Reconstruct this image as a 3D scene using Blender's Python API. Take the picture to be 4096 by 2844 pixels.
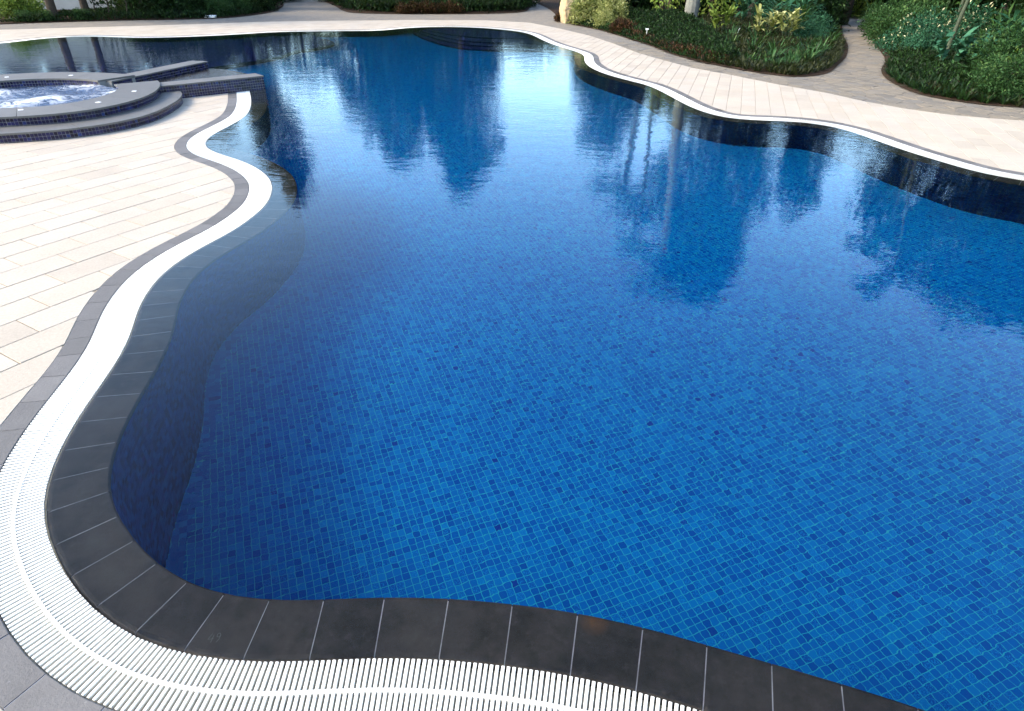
import bpy, bmesh, math, random
import numpy as np
from mathutils import Vector, Matrix
from mathutils.geometry import tessellate_polygon

for _o in list(bpy.data.objects):
    bpy.data.objects.remove(_o)
sc = bpy.context.scene
COL = sc.collection
R = math.radians

# ---------------------------------------------------------------- camera
cam_d = bpy.data.cameras.new('camera')
cam_d.sensor_width = 36.0
cam_d.lens = 21.89
cam_d.clip_start = 0.05
cam_d.clip_end = 900.0
cam = bpy.data.objects.new('camera', cam_d)
COL.objects.link(cam)
cam.matrix_world = Matrix.Translation((0, 0, 2.5)) @ Matrix.Rotation(R(57.486), 4, 'X') @ Matrix.Rotation(0.01513, 4, 'Z')
sc.camera = cam

# ---------------------------------------------------------------- sky, sun, exposure
SUN_DIR = Vector((-0.77, -0.22, 0.60)).normalized()      # towards the sun
world = bpy.data.worlds.new('World')
sc.world = world
world.use_nodes = True
wn = world.node_tree.nodes
wl = world.node_tree.links
wn.clear()
sky = wn.new('ShaderNodeTexSky')
sky.sky_type = 'NISHITA'
sky.sun_disc = False
sky.sun_elevation = math.asin(SUN_DIR.z)
sky.sun_rotation = math.atan2(SUN_DIR.x, SUN_DIR.y)
sky.air_density = 1.0
sky.dust_density = 1.4
sky.ozone_density = 1.0
bg = wn.new('ShaderNodeBackground')
bg.inputs['Strength'].default_value = 0.15
wo = wn.new('ShaderNodeOutputWorld')
wl.new(sky.outputs[0], bg.inputs['Color'])
wl.new(bg.outputs[0], wo.inputs['Surface'])

sun_d = bpy.data.lights.new('sun', 'SUN')
sun_d.energy = 1.35
sun_d.angle = R(20)
sun_d.color = (1.0, 0.87, 0.68)
sun = bpy.data.objects.new('sun', sun_d)
COL.objects.link(sun)
sun.rotation_euler = (-SUN_DIR).to_track_quat('-Z', 'Y').to_euler()
sun.location = (-20, -10, 30)

sc.view_settings.view_transform = 'Standard'
sc.view_settings.look = 'None'
sc.view_settings.gamma = 1.0
sc.view_settings.use_curve_mapping = False
sc.view_settings.exposure = 2.12
sc.cycles.use_denoising = True
sc.cycles.caustics_refractive = True
sc.cycles.caustics_reflective = False
sc.cycles.blur_glossy = 0.6
sc.cycles.max_bounces = 5
sc.cycles.diffuse_bounces = 2
sc.cycles.glossy_bounces = 3
sc.cycles.transmission_bounces = 4
sc.cycles.transparent_max_bounces = 4
sc.cycles.use_adaptive_sampling = True
sc.cycles.adaptive_threshold = 0.03
sc.cycles.sample_clamp_indirect = 12.0

rng = np.random.default_rng(7)
random.seed(7)

# ---------------------------------------------------------------- small helpers
def link(o, parent=None):
    COL.objects.link(o)
    if parent is not None:
        o.parent = parent
    return o

def tag(o, label=None, cat=None, group=None, kind=None):
    if label: o['label'] = label
    if cat: o['category'] = cat
    if group: o['group'] = group
    if kind: o['kind'] = kind
    return o

def empty(name, loc=(0, 0, 0), rz=0.0):
    o = bpy.data.objects.new(name, None)
    o.empty_display_size = 0.2
    o.location = loc
    o.rotation_euler = (0, 0, rz)
    COL.objects.link(o)
    return o

def make_mesh(name, verts, faces, mat=None, tone=None, uv=None, smooth=False):
    """verts (N,3); faces list of index lists or (M,k) array; tone per vertex; uv per vertex"""
    me = bpy.data.meshes.new(name)
    v = np.asarray(verts, dtype=np.float32)
    if isinstance(faces, np.ndarray):
        k = faces.shape[1]
        idx = faces.astype(np.int32).ravel()
        starts = np.arange(0, len(idx), k, dtype=np.int32)
    else:
        idx = np.array([i for f in faces for i in f], dtype=np.int32)
        ln = np.array([len(f) for f in faces], dtype=np.int32)
        starts = np.concatenate([[0], np.cumsum(ln)[:-1]]).astype(np.int32)
    me.vertices.add(len(v)); me.vertices.foreach_set('co', v.ravel())
    me.loops.add(len(idx)); me.loops.foreach_set('vertex_index', idx)
    me.polygons.add(len(starts)); me.polygons.foreach_set('loop_start', starts)
    me.update(calc_edges=True)
    me.validate()
    if tone is not None:
        a = me.attributes.new('tone', 'FLOAT', 'POINT')
        a.data.foreach_set('value', np.asarray(tone, dtype=np.float32))
    if uv is not None:
        u = me.uv_layers.new(name='UVMap')
        li = np.zeros(len(me.loops), dtype=np.int32); me.loops.foreach_get('vertex_index', li)
        u.data.foreach_set('uv', np.asarray(uv, dtype=np.float32)[li].ravel())
    me.polygons.foreach_set('use_smooth', np.full(len(me.polygons), bool(smooth), dtype=bool))
    if mat is not None:
        me.materials.append(mat)
    return me

def mobj(name, verts, faces, mat, parent=None, **kw):
    return link(bpy.data.objects.new(name, make_mesh(name, verts, faces, mat, **kw)), parent)

def boxes(cen, ax, ay, az, hx, hy, hz, bottom=False):
    """many boxes: centres (N,3), axes (N,3), half sizes -> verts, quads"""
    cen, ax, ay, az = [np.asarray(a, float) for a in (cen, ax, ay, az)]
    n = len(cen)
    sg = np.array([(-1, -1, -1), (1, -1, -1), (1, 1, -1), (-1, 1, -1), (-1, -1, 1), (1, -1, 1), (1, 1, 1), (-1, 1, 1)], float)
    hx, hy, hz = [np.broadcast_to(np.asarray(h, float), (n,)) for h in (hx, hy, hz)]
    v = (cen[:, None] + sg[None, :, 0, None] * (ax * hx[:, None])[:, None] + sg[None, :, 1, None] * (ay * hy[:, None])[:, None]
         + sg[None, :, 2, None] * (az * hz[:, None])[:, None])
    q = [(4, 5, 6, 7), (0, 1, 5, 4), (1, 2, 6, 5), (2, 3, 7, 6), (3, 0, 4, 7)]
    if bottom: q.append((3, 2, 1, 0))
    q = np.array(q)
    f = (q[None] + (np.arange(n) * 8)[:, None, None]).reshape(-1, 4)
    return v.reshape(-1, 3), f

def prism(poly, z0, z1, cap_bottom=False, bevel=0.0):
    """vertical prism over a 2-D polygon (ccw); optional small top bevel"""
    p = np.asarray(poly, float)
    n = len(p)
    rings = [np.c_[p, np.full(n, z0)]]
    if bevel > 0:
        rings.append(np.c_[p, np.full(n, z1 - bevel)])
        rings.append(np.c_[inset(p, bevel), np.full(n, z1)])
    else:
        rings.append(np.c_[p, np.full(n, z1)])
    v = np.vstack(rings)
    f = []
    for k in range(len(rings) - 1):
        for i in range(n):
            j = (i + 1) % n
            f.append((k * n + i, k * n + j, (k + 1) * n + j, (k + 1) * n + i))
    f.append(tuple((len(rings) - 1) * n + i for i in range(n)))
    if cap_bottom: f.append(tuple(reversed(range(n))))
    return v, f

def inset(p, d):
    """inset of a (near convex) ccw polygon"""
    a = np.roll(p, 1, 0); b = np.roll(p, -1, 0)
    e1 = p - a; e2 = b - p
    e1 /= np.maximum(np.linalg.norm(e1, axis=1), 1e-9)[:, None]
    e2 /= np.maximum(np.linalg.norm(e2, axis=1), 1e-9)[:, None]
    n1 = np.c_[-e1[:, 1], e1[:, 0]]; n2 = np.c_[-e2[:, 1], e2[:, 0]]
    m = n1 + n2
    l = np.maximum((m * n1).sum(1), 0.5)
    return p + m / l[:, None] * d

def area2(p):
    p = np.asarray(p); x, y = p[:, 0], p[:, 1]
    return 0.5 * float(np.sum(x * np.roll(y, -1) - y * np.roll(x, -1)))

def clip(subject, clip_poly):
    """Sutherland-Hodgman, clip_poly convex ccw"""
    out = [tuple(s) for s in subject]
    n = len(clip_poly)
    for i in range(n):
        if not out: return out
        ax, ay = clip_poly[i]; bx, by = clip_poly[(i + 1) % n]
        ex, ey = bx - ax, by - ay
        inp, out = out, []
        px, py = inp[-1]; ps = ex * (py - ay) - ey * (px - ax)
        for (qx, qy) in inp:
            qs = ex * (qy - ay) - ey * (qx - ax)
            if (qs >= 0) != (ps >= 0):
                t = ps / (ps - qs)
                out.append((px + (qx - px) * t, py + (qy - py) * t))
            if qs >= 0: out.append((qx, qy))
            px, py, ps = qx, qy, qs
    return out

def tidy(p, eps=0.004):
    o = []
    for q in p:
        if not o or (q[0] - o[-1][0]) ** 2 + (q[1] - o[-1][1]) ** 2 > eps * eps: o.append(q)
    while len(o) > 2 and (o[0][0] - o[-1][0]) ** 2 + (o[0][1] - o[-1][1]) ** 2 < eps * eps: o.pop()
    return o

def inside(pts, poly):
    pts = np.asarray(pts, float); poly = np.asarray(poly, float)
    x, y = pts[:, 0], pts[:, 1]
    r = np.zeros(len(pts), bool)
    j = len(poly) - 1
    for i in range(len(poly)):
        xi, yi = poly[i]; xj, yj = poly[j]
        c = ((yi > y) != (yj > y)) & (x < (xj - xi) * (y - yi) / (yj - yi + 1e-12) + xi)
        r ^= c
        j = i
    return r

def seg_dist(pts, line):
    pts = np.asarray(pts, float); a = line[:-1]; ab = line[1:] - a; l2 = (ab ** 2).sum(1) + 1e-12
    best = np.full(len(pts), 1e9)
    for k in range(0, len(pts), 4000):
        q = pts[k:k + 4000]
        t = np.clip(((q[:, None] - a) * ab).sum(2) / l2, 0, 1)
        d = (((a + t[..., None] * ab) - q[:, None]) ** 2).sum(2)
        best[k:k + 4000] = np.sqrt(d.min(1))
    return best

def catmull(p, n=6, closed=False):
    p = np.asarray(p, float)
    q = np.vstack([p[-1], p, p[0], p[1]]) if closed else np.vstack([2 * p[0] - p[1], p, 2 * p[-1] - p[-2]])
    out = []
    for i in range(1, len(q) - 2):
        a, b, c, d = q[i - 1], q[i], q[i + 1], q[i + 2]
        for k in range(n):
            t = k / n
            out.append(.5 * (2 * b + (c - a) * t + (2 * a - 5 * b + 4 * c - d) * t * t + (3 * b - a - 3 * c + d) * t ** 3))
    if not closed: out.append(p[-1])
    return np.array(out)

def sheet(name, outer, z, mat, holes=(), kind='structure', parent=None):
    rings = [[Vector((x, y, 0)) for x, y in outer]] + [[Vector((x, y, 0)) for x, y in h] for h in holes]
    tri = tessellate_polygon(rings)
    v = np.array([(p.x, p.y, z) for r in rings for p in r])
    tri = [t if np.cross(v[t[1]][:2] - v[t[0]][:2], v[t[2]][:2] - v[t[0]][:2]) > 0 else (t[0], t[2], t[1]) for t in tri]
    o = mobj(name, v, tri, mat, parent)
    if kind: o['kind'] = kind
    return o

# ---------------------------------------------------------------- node helpers
class NT:
    def __init__(self, name):
        self.m = bpy.data.materials.new(name); self.m.use_nodes = True
        self.t = self.m.node_tree; self.t.nodes.clear()
        self.out = self.n('ShaderNodeOutputMaterial')
    def n(self, typ, **kw):
        o = self.t.nodes.new(typ)
        for k, v in kw.items(): setattr(o, k, v)
        return o
    def set(self, sock, val):
        if hasattr(val, 'links') or hasattr(val, 'is_linked'):
            self.t.links.new(val, sock)
        else:
            sock.default_value = val
    def math(self, op, a, b=0.0, c=0.0, clamp=False):
        o = self.n('ShaderNodeMath', operation=op); o.use_clamp = clamp
        self.set(o.inputs[0], a); self.set(o.inputs[1], b); self.set(o.inputs[2], c)
        return o.outputs[0]
    def vmath(self, op, a, b=(0, 0, 0)):
        o = self.n('ShaderNodeVectorMath', operation=op)
        self.set(o.inputs[0], a); self.set(o.inputs[1], b)
        return o.outputs['Value'] if op in ('LENGTH', 'DISTANCE', 'DOT_PRODUCT') else o.outputs[0]
    def noise(self, vec, scale, detail=2.0, rough=0.5, dist=0.0, dim='3D'):
        o = self.n('ShaderNodeTexNoise', noise_dimensions=dim)
        if vec is not None: self.set(o.inputs['Vector'], vec)
        o.inputs['Scale'].default_value = scale; o.inputs['Detail'].default_value = detail
        o.inputs['Roughness'].default_value = rough; o.inputs['Distortion'].default_value = dist
        return o.outputs['Fac']
    def ramp(self, fac, stops, interp='LINEAR'):
        o = self.n('ShaderNodeValToRGB'); o.color_ramp.interpolation = interp
        e = o.color_ramp.elements
        while len(e) < len(stops): e.new(0.5)
        for k, (p, c) in enumerate(stops):
            e[k].position = p; e[k].color = (*c, 1) if len(c) == 3 else c
        self.set(o.inputs[0], fac)
        return o.outputs[0]
    def mix(self, fac, a, b, typ='MIX'):
        o = self.n('ShaderNodeMix', data_type='RGBA', blend_type=typ)
        self.set(o.inputs[0], fac)
        for s, v in ((o.inputs[6], a), (o.inputs[7], b)):
            self.set(s, (*v, 1) if isinstance(v, tuple) and len(v) == 3 else v)
        return o.outputs[2]
    def pos(self):
        return self.n('ShaderNodeNewGeometry').outputs['Position']
    def tone(self):
        a = self.n('ShaderNodeAttribute', attribute_name='tone')
        r = self.n('ShaderNodeObjectInfo').outputs['Random']
        return self.math('FRACT', self.math('ADD', a.outputs['Fac'], r))
    def bump(self, h, dist, strength=1.0):
        o = self.n('ShaderNodeBump'); o.inputs['Distance'].default_value = dist; o.inputs['Strength'].default_value = strength
        self.set(o.inputs['Height'], h)
        return o.outputs[0]
    def pbsdf(self, color, rough=0.6, spec=0.5, normal=None, **kw):
        o = self.n('ShaderNodeBsdfPrincipled')
        self.set(o.inputs['Base Color'], (*color, 1) if isinstance(color, tuple) and len(color) == 3 else color)
        self.set(o.inputs['Roughness'], rough)
        self.set(o.inputs['Specular IOR Level'], spec)
        if normal is not None: self.set(o.inputs['Normal'], normal)
        for k, v in kw.items(): self.set(o.inputs[k], v)
        return o.outputs[0]
    def done(self, sh):
        self.t.links.new(sh, self.out.inputs['Surface']); return self.m

# ---------------------------------------------------------------- materials
M = {}
def stone(name, stops, grain=60.0, rough=0.7, spec=0.3, bump=0.002, blot=2.0, blot_amt=0.35, speck=None):
    t = NT(name); p = t.pos()
    base = t.ramp(t.tone(), stops)
    b = t.noise(p, blot, 4, 0.6)
    g = t.noise(p, grain, 3, 0.7)
    k = t.math('ADD', t.math('MULTIPLY', t.math('SUBTRACT', b, 0.5), blot_amt * 2), t.math('MULTIPLY', t.math('SUBTRACT', g, 0.5), 0.5))
    k = t.math('ADD', k, 1.0)
    c = t.mix(1.0, base, t.n('ShaderNodeCombineColor').outputs[0], 'MULTIPLY')
    cc = c.node; comb = cc.inputs[7].links[0].from_node
    for i in range(3): t.set(comb.inputs[i], k)
    if speck:
        s = t.noise(p, 26.0, 2, 0.5)
        c = t.mix(t.math('MULTIPLY', t.math('GREATER_THAN', s, speck[0]), speck[1]), c, speck[2])
    return t, p, c, g
t, p, c, g = stone('limestone_paver', [(0, (.345, .300, .238)), (.25, (.392, .340, .270)), (.5, (.380, .335, .273)), (.75, (.405, .352, .279)), (1, (.372, .318, .247))], 45, blot=1.3, blot_amt=.16)
st = t.noise(p, 5.0, 5, .65)
c = t.mix(t.math('MULTIPLY', t.math('SUBTRACT', st, .56, clamp=True), 1.6), c, (.42, .36, .29))
M['paver'] = t.done(t.pbsdf(c, .75, .25, t.bump(g, .002)))
t, p, c, g = stone('sand_joint', [(0, (.215, .18, .135)), (1, (.25, .21, .16))], 80)
M['joint'] = t.done(t.pbsdf(c, .9, .1))
t, p, c, g = stone('grey_basalt', [(0, (.095, .092, .088)), (.5, (.115, .111, .107)), (1, (.135, .130, .124))], 55, blot=4, blot_amt=.22, speck=(.74, .35, (.30, .29, .28)))
M['border'] = t.done(t.pbsdf(c, .75, .3, t.bump(g, .003)))
t, p, c, g = stone('wet_basalt', [(0, (.021, .019, .017)), (.5, (.028, .025, .0225)), (1, (.038, .034, .030))], 34, blot=7, blot_amt=.8, speck=(.80, .25, (.12, .11, .10)))
d = t.vmath('DISTANCE', p, (.39, 1.72, -.01))
sm = t.math('MULTIPLY', t.math('SUBTRACT', 1.0, t.math('DIVIDE', d, .075), clamp=True), t.noise(p, 30, 3, .6))
pal = t.ramp(t.noise(p, 3.2, 7, .72), [(.42, (0, 0, 0)), (.70, (1, 1, 1))])
c = t.mix(t.math('MULTIPLY', pal, .55), c, (.058, .054, .050))
pal2 = t.ramp(t.noise(t.vmath('ADD', p, (7.3, 1.1, 0)), 17, 5, .7), [(.55, (0, 0, 0)), (.78, (1, 1, 1))])
c = t.mix(t.math('MULTIPLY', pal2, .5), c, (.066, .062, .058))
c = t.mix(t.math('MULTIPLY', sm, 1.3, clamp=True), c, (.11, .055, .02))
M['coping'] = t.done(t.pbsdf(c, .6, .06, t.bump(g, .0006)))
t, p, c, g = stone('pale_grout', [(0, (.20, .20, .215)), (1, (.27, .27, .285))], 90, blot=9, blot_amt=.9)
M['grout'] = t.done(t.pbsdf(c, .8, .2))
t = NT('white_plastic'); p = t.pos()
c = t.ramp(t.noise(p, 14, 4, .6), [(.3, (.66, .65, .58)), (.62, (.72, .71, .65))])
M['plastic'] = t.done(t.pbsdf(c, .45, .4))
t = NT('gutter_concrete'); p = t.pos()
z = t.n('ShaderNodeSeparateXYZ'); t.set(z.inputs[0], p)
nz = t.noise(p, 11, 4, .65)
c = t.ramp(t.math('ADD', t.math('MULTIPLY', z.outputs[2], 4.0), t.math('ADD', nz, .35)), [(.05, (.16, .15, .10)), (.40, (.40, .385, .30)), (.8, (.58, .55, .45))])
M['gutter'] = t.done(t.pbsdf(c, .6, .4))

TILE = 0.053
GRID = R(22.0)
def tile_nodes(t, uvec, stops, grout, gw=.095, speck=.55):
    """square mosaic colours from a 2-D coordinate already divided by the pitch; returns colour, grout mask, speckle"""
    fl = t.vmath('FLOOR', uvec)
    wnz = t.n('ShaderNodeTexWhiteNoise', noise_dimensions='3D'); t.set(wnz.inputs['Vector'], fl)
    base = t.ramp(wnz.outputs['Value'], stops, 'LINEAR')
    fr = t.vmath('FRACTION', uvec)
    s = t.n('ShaderNodeSeparateXYZ'); t.set(s.inputs[0], fr)
    ex = t.math('SUBTRACT', .5, t.math('ABSOLUTE', t.math('SUBTRACT', s.outputs[0], .5)))
    ey = t.math('SUBTRACT', .5, t.math('ABSOLUTE', t.math('SUBTRACT', s.outputs[1], .5)))
    e = t.math('MINIMUM', ex, ey)
    mask = t.math('LESS_THAN', e, gw * .5)
    return base, mask, wnz
FLOOR_STOPS = [(0, (.0003, .048, .232)), (.10, (.0003, .058, .256)), (.40, (.0003, .070, .283)), (.65, (.0003, .081, .30)), (.85, (.0003, .099, .322)), (.991, (.0005, .118, .345)), (.993, (.002, .036, .205)), (1.0, (.004, .028, .195))]
NAVY_STOPS = [(0, (.003, .003, .013)), (.3, (.006, .0055, .028)), (.65, (.009, .0085, .045)), (.92, (.017, .016, .072)), (.98, (.015, .035, .13)), (1, (.006, .005, .025))]
GROUT = (.012, .235, .32)
def floor_mat(name, with_grout, stops=None):
    t = NT(name); p = t.pos()
    mp = t.n('ShaderNodeVectorRotate', rotation_type='Z_AXIS'); t.set(mp.inputs['Vector'], p); mp.inputs['Angle'].default_value = -GRID
    uv = t.vmath('MULTIPLY', mp.outputs[0], (1 / TILE, 1 / TILE, 0))
    base, mask, wnz = tile_nodes(t, uv, stops or FLOOR_STOPS, GROUT)
    cmp_ = t.n('ShaderNodeSeparateColor'); t.set(cmp_.inputs[0], wnz.outputs['Color'])
    sp = t.math('GREATER_THAN', t.noise(p, 130, 2, .6), .54)
    sp = t.math('MULTIPLY', sp, t.math('MULTIPLY', t.math('GREATER_THAN', cmp_.outputs[1], .62), .55))
    c = t.mix(sp, base, (.003, .165, .42)) if stops is None else base
    if with_grout: c = t.mix(mask, c, GROUT if stops is None else (.03, .07, .12))
    return t.done(t.pbsdf(c, .5, .0))
M['floor_tile'] = floor_mat('azure_mosaic_tile', False)
M['floor_field'] = floor_mat('azure_mosaic_field', True)
M['navy_floor'] = floor_mat('navy_mosaic_floor', True, [(0, (.004, .006, .05)), (.4, (.007, .012, .085)), (.8, (.012, .022, .13)), (1, (.02, .02, .12))])
t = NT('pool_grout'); M['tile_grout'] = t.done(t.pbsdf((.10, .30, .36), .8, .2))
def navy_mat(name, with_grout, use_uv):
    t = NT(name); p = t.pos()
    if use_uv:
        u = t.n('ShaderNodeUVMap'); uv = t.vmath('MULTIPLY', u.outputs[0], (1 / TILE, 1 / TILE, 0))
        base, mask, wnz = tile_nodes(t, uv, NAVY_STOPS, GROUT)
        c = t.mix(mask, base, (.10, .13, .17)) if with_grout else base
    else:
        c = t.ramp(t.tone(), NAVY_STOPS)
    n = t.noise(p, 60, 2, .5)
    return t.done(t.pbsdf(c, .22, .3, t.bump(n, .001)))
M['navy_tile'] = navy_mat('navy_glazed_tile', False, False)
M['navy_field'] = navy_mat('navy_mosaic_field', True, True)
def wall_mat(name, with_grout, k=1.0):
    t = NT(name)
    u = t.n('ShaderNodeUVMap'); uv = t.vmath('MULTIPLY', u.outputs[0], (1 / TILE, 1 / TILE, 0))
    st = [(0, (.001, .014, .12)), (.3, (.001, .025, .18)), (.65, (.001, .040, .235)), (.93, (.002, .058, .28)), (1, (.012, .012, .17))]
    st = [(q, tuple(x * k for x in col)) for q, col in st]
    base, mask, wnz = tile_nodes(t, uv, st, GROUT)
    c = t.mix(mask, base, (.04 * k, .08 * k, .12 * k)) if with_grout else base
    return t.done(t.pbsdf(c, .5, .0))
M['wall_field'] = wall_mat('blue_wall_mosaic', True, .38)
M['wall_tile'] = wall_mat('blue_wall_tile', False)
t = NT('spa_grout'); M['spa_grout'] = t.done(t.pbsdf((.20, .20, .19), .8, .2))
t, p, c, g = stone('spa_stone', [(0, (.090, .088, .081)), (.5, (.103, .100, .092)), (1, (.116, .112, .102))], 50, blot=3.5, blot_amt=.2)
M['spa_stone'] = t.done(t.pbsdf(c, .6, .35, t.bump(g, .002)))
t = NT('wet_ledge_stone'); p = t.pos()
n = t.noise(t.vmath('MULTIPLY', p, (9, 9, 9)), 1.0, 4, .6)
c = t.ramp(n, [(.3, (.02, .018, .014)), (.7, (.06, .055, .045))])
M['ledge'] = t.done(t.pbsdf(c, .12, .6, t.bump(t.noise(t.vmath('MULTIPLY', p, (14, 30, 1)), 1.0, 3, .6), .006)))

# water: clear, with small wind ripples; calmer patches between
t = NT('pool_water'); p = t.pos()
calm = t.noise(p, .22, 2, .5)
calm = t.ramp(calm, [(.35, (.45, .45, .45)), (.65, (1, 1, 1))])
n1 = t.noise(t.vmath('MULTIPLY', p, (5.2, 8.5, 1)), 1.0, 2, .5)
n2 = t.noise(t.vmath('MULTIPLY', p, (1.5, 2.1, 1)), 1.0, 1, .5)
n3 = t.noise(t.vmath('MULTIPLY', p, (16, 26, 1)), 1.0, 1, .5)
h = t.math('ADD', t.math('MULTIPLY', n1, .0018), t.math('ADD', t.math('MULTIPLY', n2, .0034), t.math('MULTIPLY', n3, .00065)))
sy = t.n('ShaderNodeSeparateXYZ'); t.set(sy.inputs[0], p)
far = t.n('ShaderNodeMapRange', interpolation_type='SMOOTHSTEP'); t.set(far.inputs[0], sy.outputs[1])
for k_, v_ in ((1, 5.0), (2, 13.0), (3, .85), (4, 1.75)): far.inputs[k_].default_value = v_      # the breeze reaches the open far half
h = t.math('MULTIPLY', t.math('MULTIPLY', h, calm), far.outputs[0])
nb = t.bump(h, 1.0)
fr = t.n('ShaderNodeFresnel'); fr.inputs['IOR'].default_value = 1.33; t.set(fr.inputs['Normal'], nb)
fe = t.math('MULTIPLY', t.math('DIVIDE', t.math('MULTIPLY', fr.outputs[0], fr.outputs[0]), t.math('ADD', fr.outputs[0], .05)), 1.36, clamp=True)   # steep reflections held back, grazing ones full
rf = t.n('ShaderNodeBsdfRefraction'); rf.inputs['IOR'].default_value = 1.33; rf.inputs['Roughness'].default_value = 0.0
rf.inputs['Color'].default_value = (.97, .99, 1, 1); t.set(rf.inputs['Normal'], nb)
gs = t.n('ShaderNodeBsdfGlossy'); gs.inputs['Roughness'].default_value = 0.0; gs.inputs['Color'].default_value = (.82, .97, 1, 1); t.set(gs.inputs['Normal'], nb)
mx = t.n('ShaderNodeMixShader'); t.set(mx.inputs[0], fe); t.set(mx.inputs[1], rf.outputs[0]); t.set(mx.inputs[2], gs.outputs[0])
M['water'] = t.done(mx.outputs[0])
# churned spa water
t = NT('spa_foam_water'); p = t.pos()
w1 = t.noise(t.vmath('MULTIPLY', p, (3.2, 3.2, 3.2)), 1.0, 5, .62, 1.1)
a = t.n('ShaderNodeAttribute', attribute_name='tone')
f = t.math('ADD', t.math('MULTIPLY', t.math('ABSOLUTE', t.math('SUBTRACT', w1, .5)), -2.6), t.math('ADD', a.outputs['Fac'], .12))
fm = t.ramp(f, [(.10, (0, 0, 0)), (.55, (1, 1, 1))])
fb = t.pbsdf((.58, .61, .63), .6, .3)
nb = t.bump(t.noise(p, 14, 3, .6), .05)
wb = t.pbsdf((.03, .055, .11), .08, .6, nb)
mx = t.n('ShaderNodeMixShader'); t.set(mx.inputs[0], fm); t.set(mx.inputs[1], wb); t.set(mx.inputs[2], fb)
M['foam'] = t.done(mx.outputs[0])

t, p, c, g = stone('flagstone', [(0, (.140, .125, .102)), (.3, (.172, .150, .116)), (.6, (.196, .165, .120)), (.85, (.155, .143, .122)), (1, (.212, .178, .128))], 30, blot=7, blot_amt=.3)
M['flag'] = t.done(t.pbsdf(c, .8, .25, t.bump(g, .006)))
t = NT('stone_path_field'); p = t.pos()
v = t.n('ShaderNodeTexVoronoi', feature='DISTANCE_TO_EDGE'); v.inputs['Scale'].default_value = 3.6; t.set(v.inputs['Vector'], t.vmath('MULTIPLY', p, (1, 1, 0)))
v2 = t.n('ShaderNodeTexVoronoi'); v2.inputs['Scale'].default_value = 3.6; t.set(v2.inputs['Vector'], t.vmath('MULTIPLY', p, (1, 1, 0)))
sr = t.n('ShaderNodeSeparateColor'); t.set(sr.inputs[0], v2.outputs['Color'])
c = t.ramp(sr.outputs[0], [(0, (.16, .15, .13)), (.5, (.19, .172, .145)), (1, (.22, .195, .155))])
c = t.mix(t.math('LESS_THAN', v.outputs['Distance'], .035), c, (.22, .19, .15))
c = t.mix(t.math('MULTIPLY', t.noise(p, 9, 4, .7), .5), c, (.15, .13, .105))
M['path'] = t.done(t.pbsdf(c, .85, .2, t.bump(v.outputs['Distance'], .02)))
t, p, c, g = stone('garden_soil', [(0, (.035, .022, .014)), (1, (.05, .032, .02))], 20, blot=3, blot_amt=.5)
M['soil'] = t.done(t.pbsdf(c, .95, .1, t.bump(g, .03)))
t = NT('garden_wall_paint'); p = t.pos()
c = t.ramp(t.noise(p, .8, 5, .65), [(.3, (.34, .32, .28)), (.7, (.46, .44, .40))])
M['gwall'] = t.done(t.pbsdf(c, .85, .2))
t, p, c, g = stone('boulder_rock', [(0, (.40, .30, .17)), (1, (.46, .35, .21))], 9, blot=2.5, blot_amt=.5)
M['rock'] = t.done(t.pbsdf(c, .85, .2, t.bump(t.noise(p, 6, 6, .7), .08)))
t = NT('white_marker'); M['white'] = t.done(t.pbsdf((.80, .80, .76), .5, .4))
t = NT('chalk_line'); M['chalk'] = t.done(t.pbsdf((.13, .13, .128), .9, .1))
t = NT('pool_lamp_glass'); M['lamp'] = t.done(t.pbsdf((.75, .85, .85), .2, .5))
t = NT('red_bloom'); M['bloom'] = t.done(t.pbsdf((.35, .02, .03), .5, .4))

def leaf_mat(name, stops, trans=.25, rough=.5, spec=.12):
    t = NT(name)
    a = t.n('ShaderNodeAttribute', attribute_name='tone').outputs['Fac']
    c = t.ramp(a, stops)
    b = t.pbsdf(c, rough, spec)
    tr = t.n('ShaderNodeBsdfTranslucent'); t.set(tr.inputs['Color'], t.mix(.5, c, (.10, .16, .02)))
    mx = t.n('ShaderNodeMixShader'); mx.inputs[0].default_value = trans
    t.set(mx.inputs[1], b); t.set(mx.inputs[2], tr.outputs[0])
    M[name] = t.done(mx.outputs[0])
leaf_mat('leaf_dark', [(0, (.0025, .0065, .002)), (.5, (.0075, .0215, .0055)), (.85, (.021, .055, .014)), (1, (.055, .115, .030))], .12)
leaf_mat('leaf_green', [(0, (0.0113, 0.0303, 0.0090)), (.5, (0.0264, 0.0718, 0.0212)), (.85, (0.0528, 0.1208, 0.0377)), (1, (0.0982, 0.1660, 0.0528))], .22)
leaf_mat('leaf_jade', [(0, (0.0101, 0.0455, 0.0252)), (.5, (0.0252, 0.0959, 0.0506)), (1, (0.0707, 0.1921, 0.1011))], .2)
leaf_mat('leaf_gold', [(0, (.10, .13, .03)), (.5, (.27, .29, .09)), (1, (.46, .46, .20))], .25)
leaf_mat('leaf_lime', [(0, (0.0439, 0.0880, 0.0132)), (.5, (0.1408, 0.2200, 0.0352)), (1, (0.2991, 0.3519, 0.0791))], .25)
leaf_mat('leaf_bronze', [(0, (.006, .008, .003)), (.5, (.020, .026, .009)), (.8, (.045, .048, .018)), (1, (.10, .095, .045))], .15)
leaf_mat('leaf_red', [(0, (0.0144, 0.0072, 0.0043)), (.5, (0.0504, 0.0216, 0.0108)), (1, (0.1008, 0.0504, 0.0252))], .15)
leaf_mat('leaf_flower', [(0, (0.0102, 0.0425, 0.0213)), (.55, (0.0213, 0.0850, 0.0425)), (.86, (0.0510, 0.1445, 0.0680)), (.87, (0.4675, 0.4675, 0.2125)), (1, (0.6375, 0.6120, 0.3825))], .2)
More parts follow.
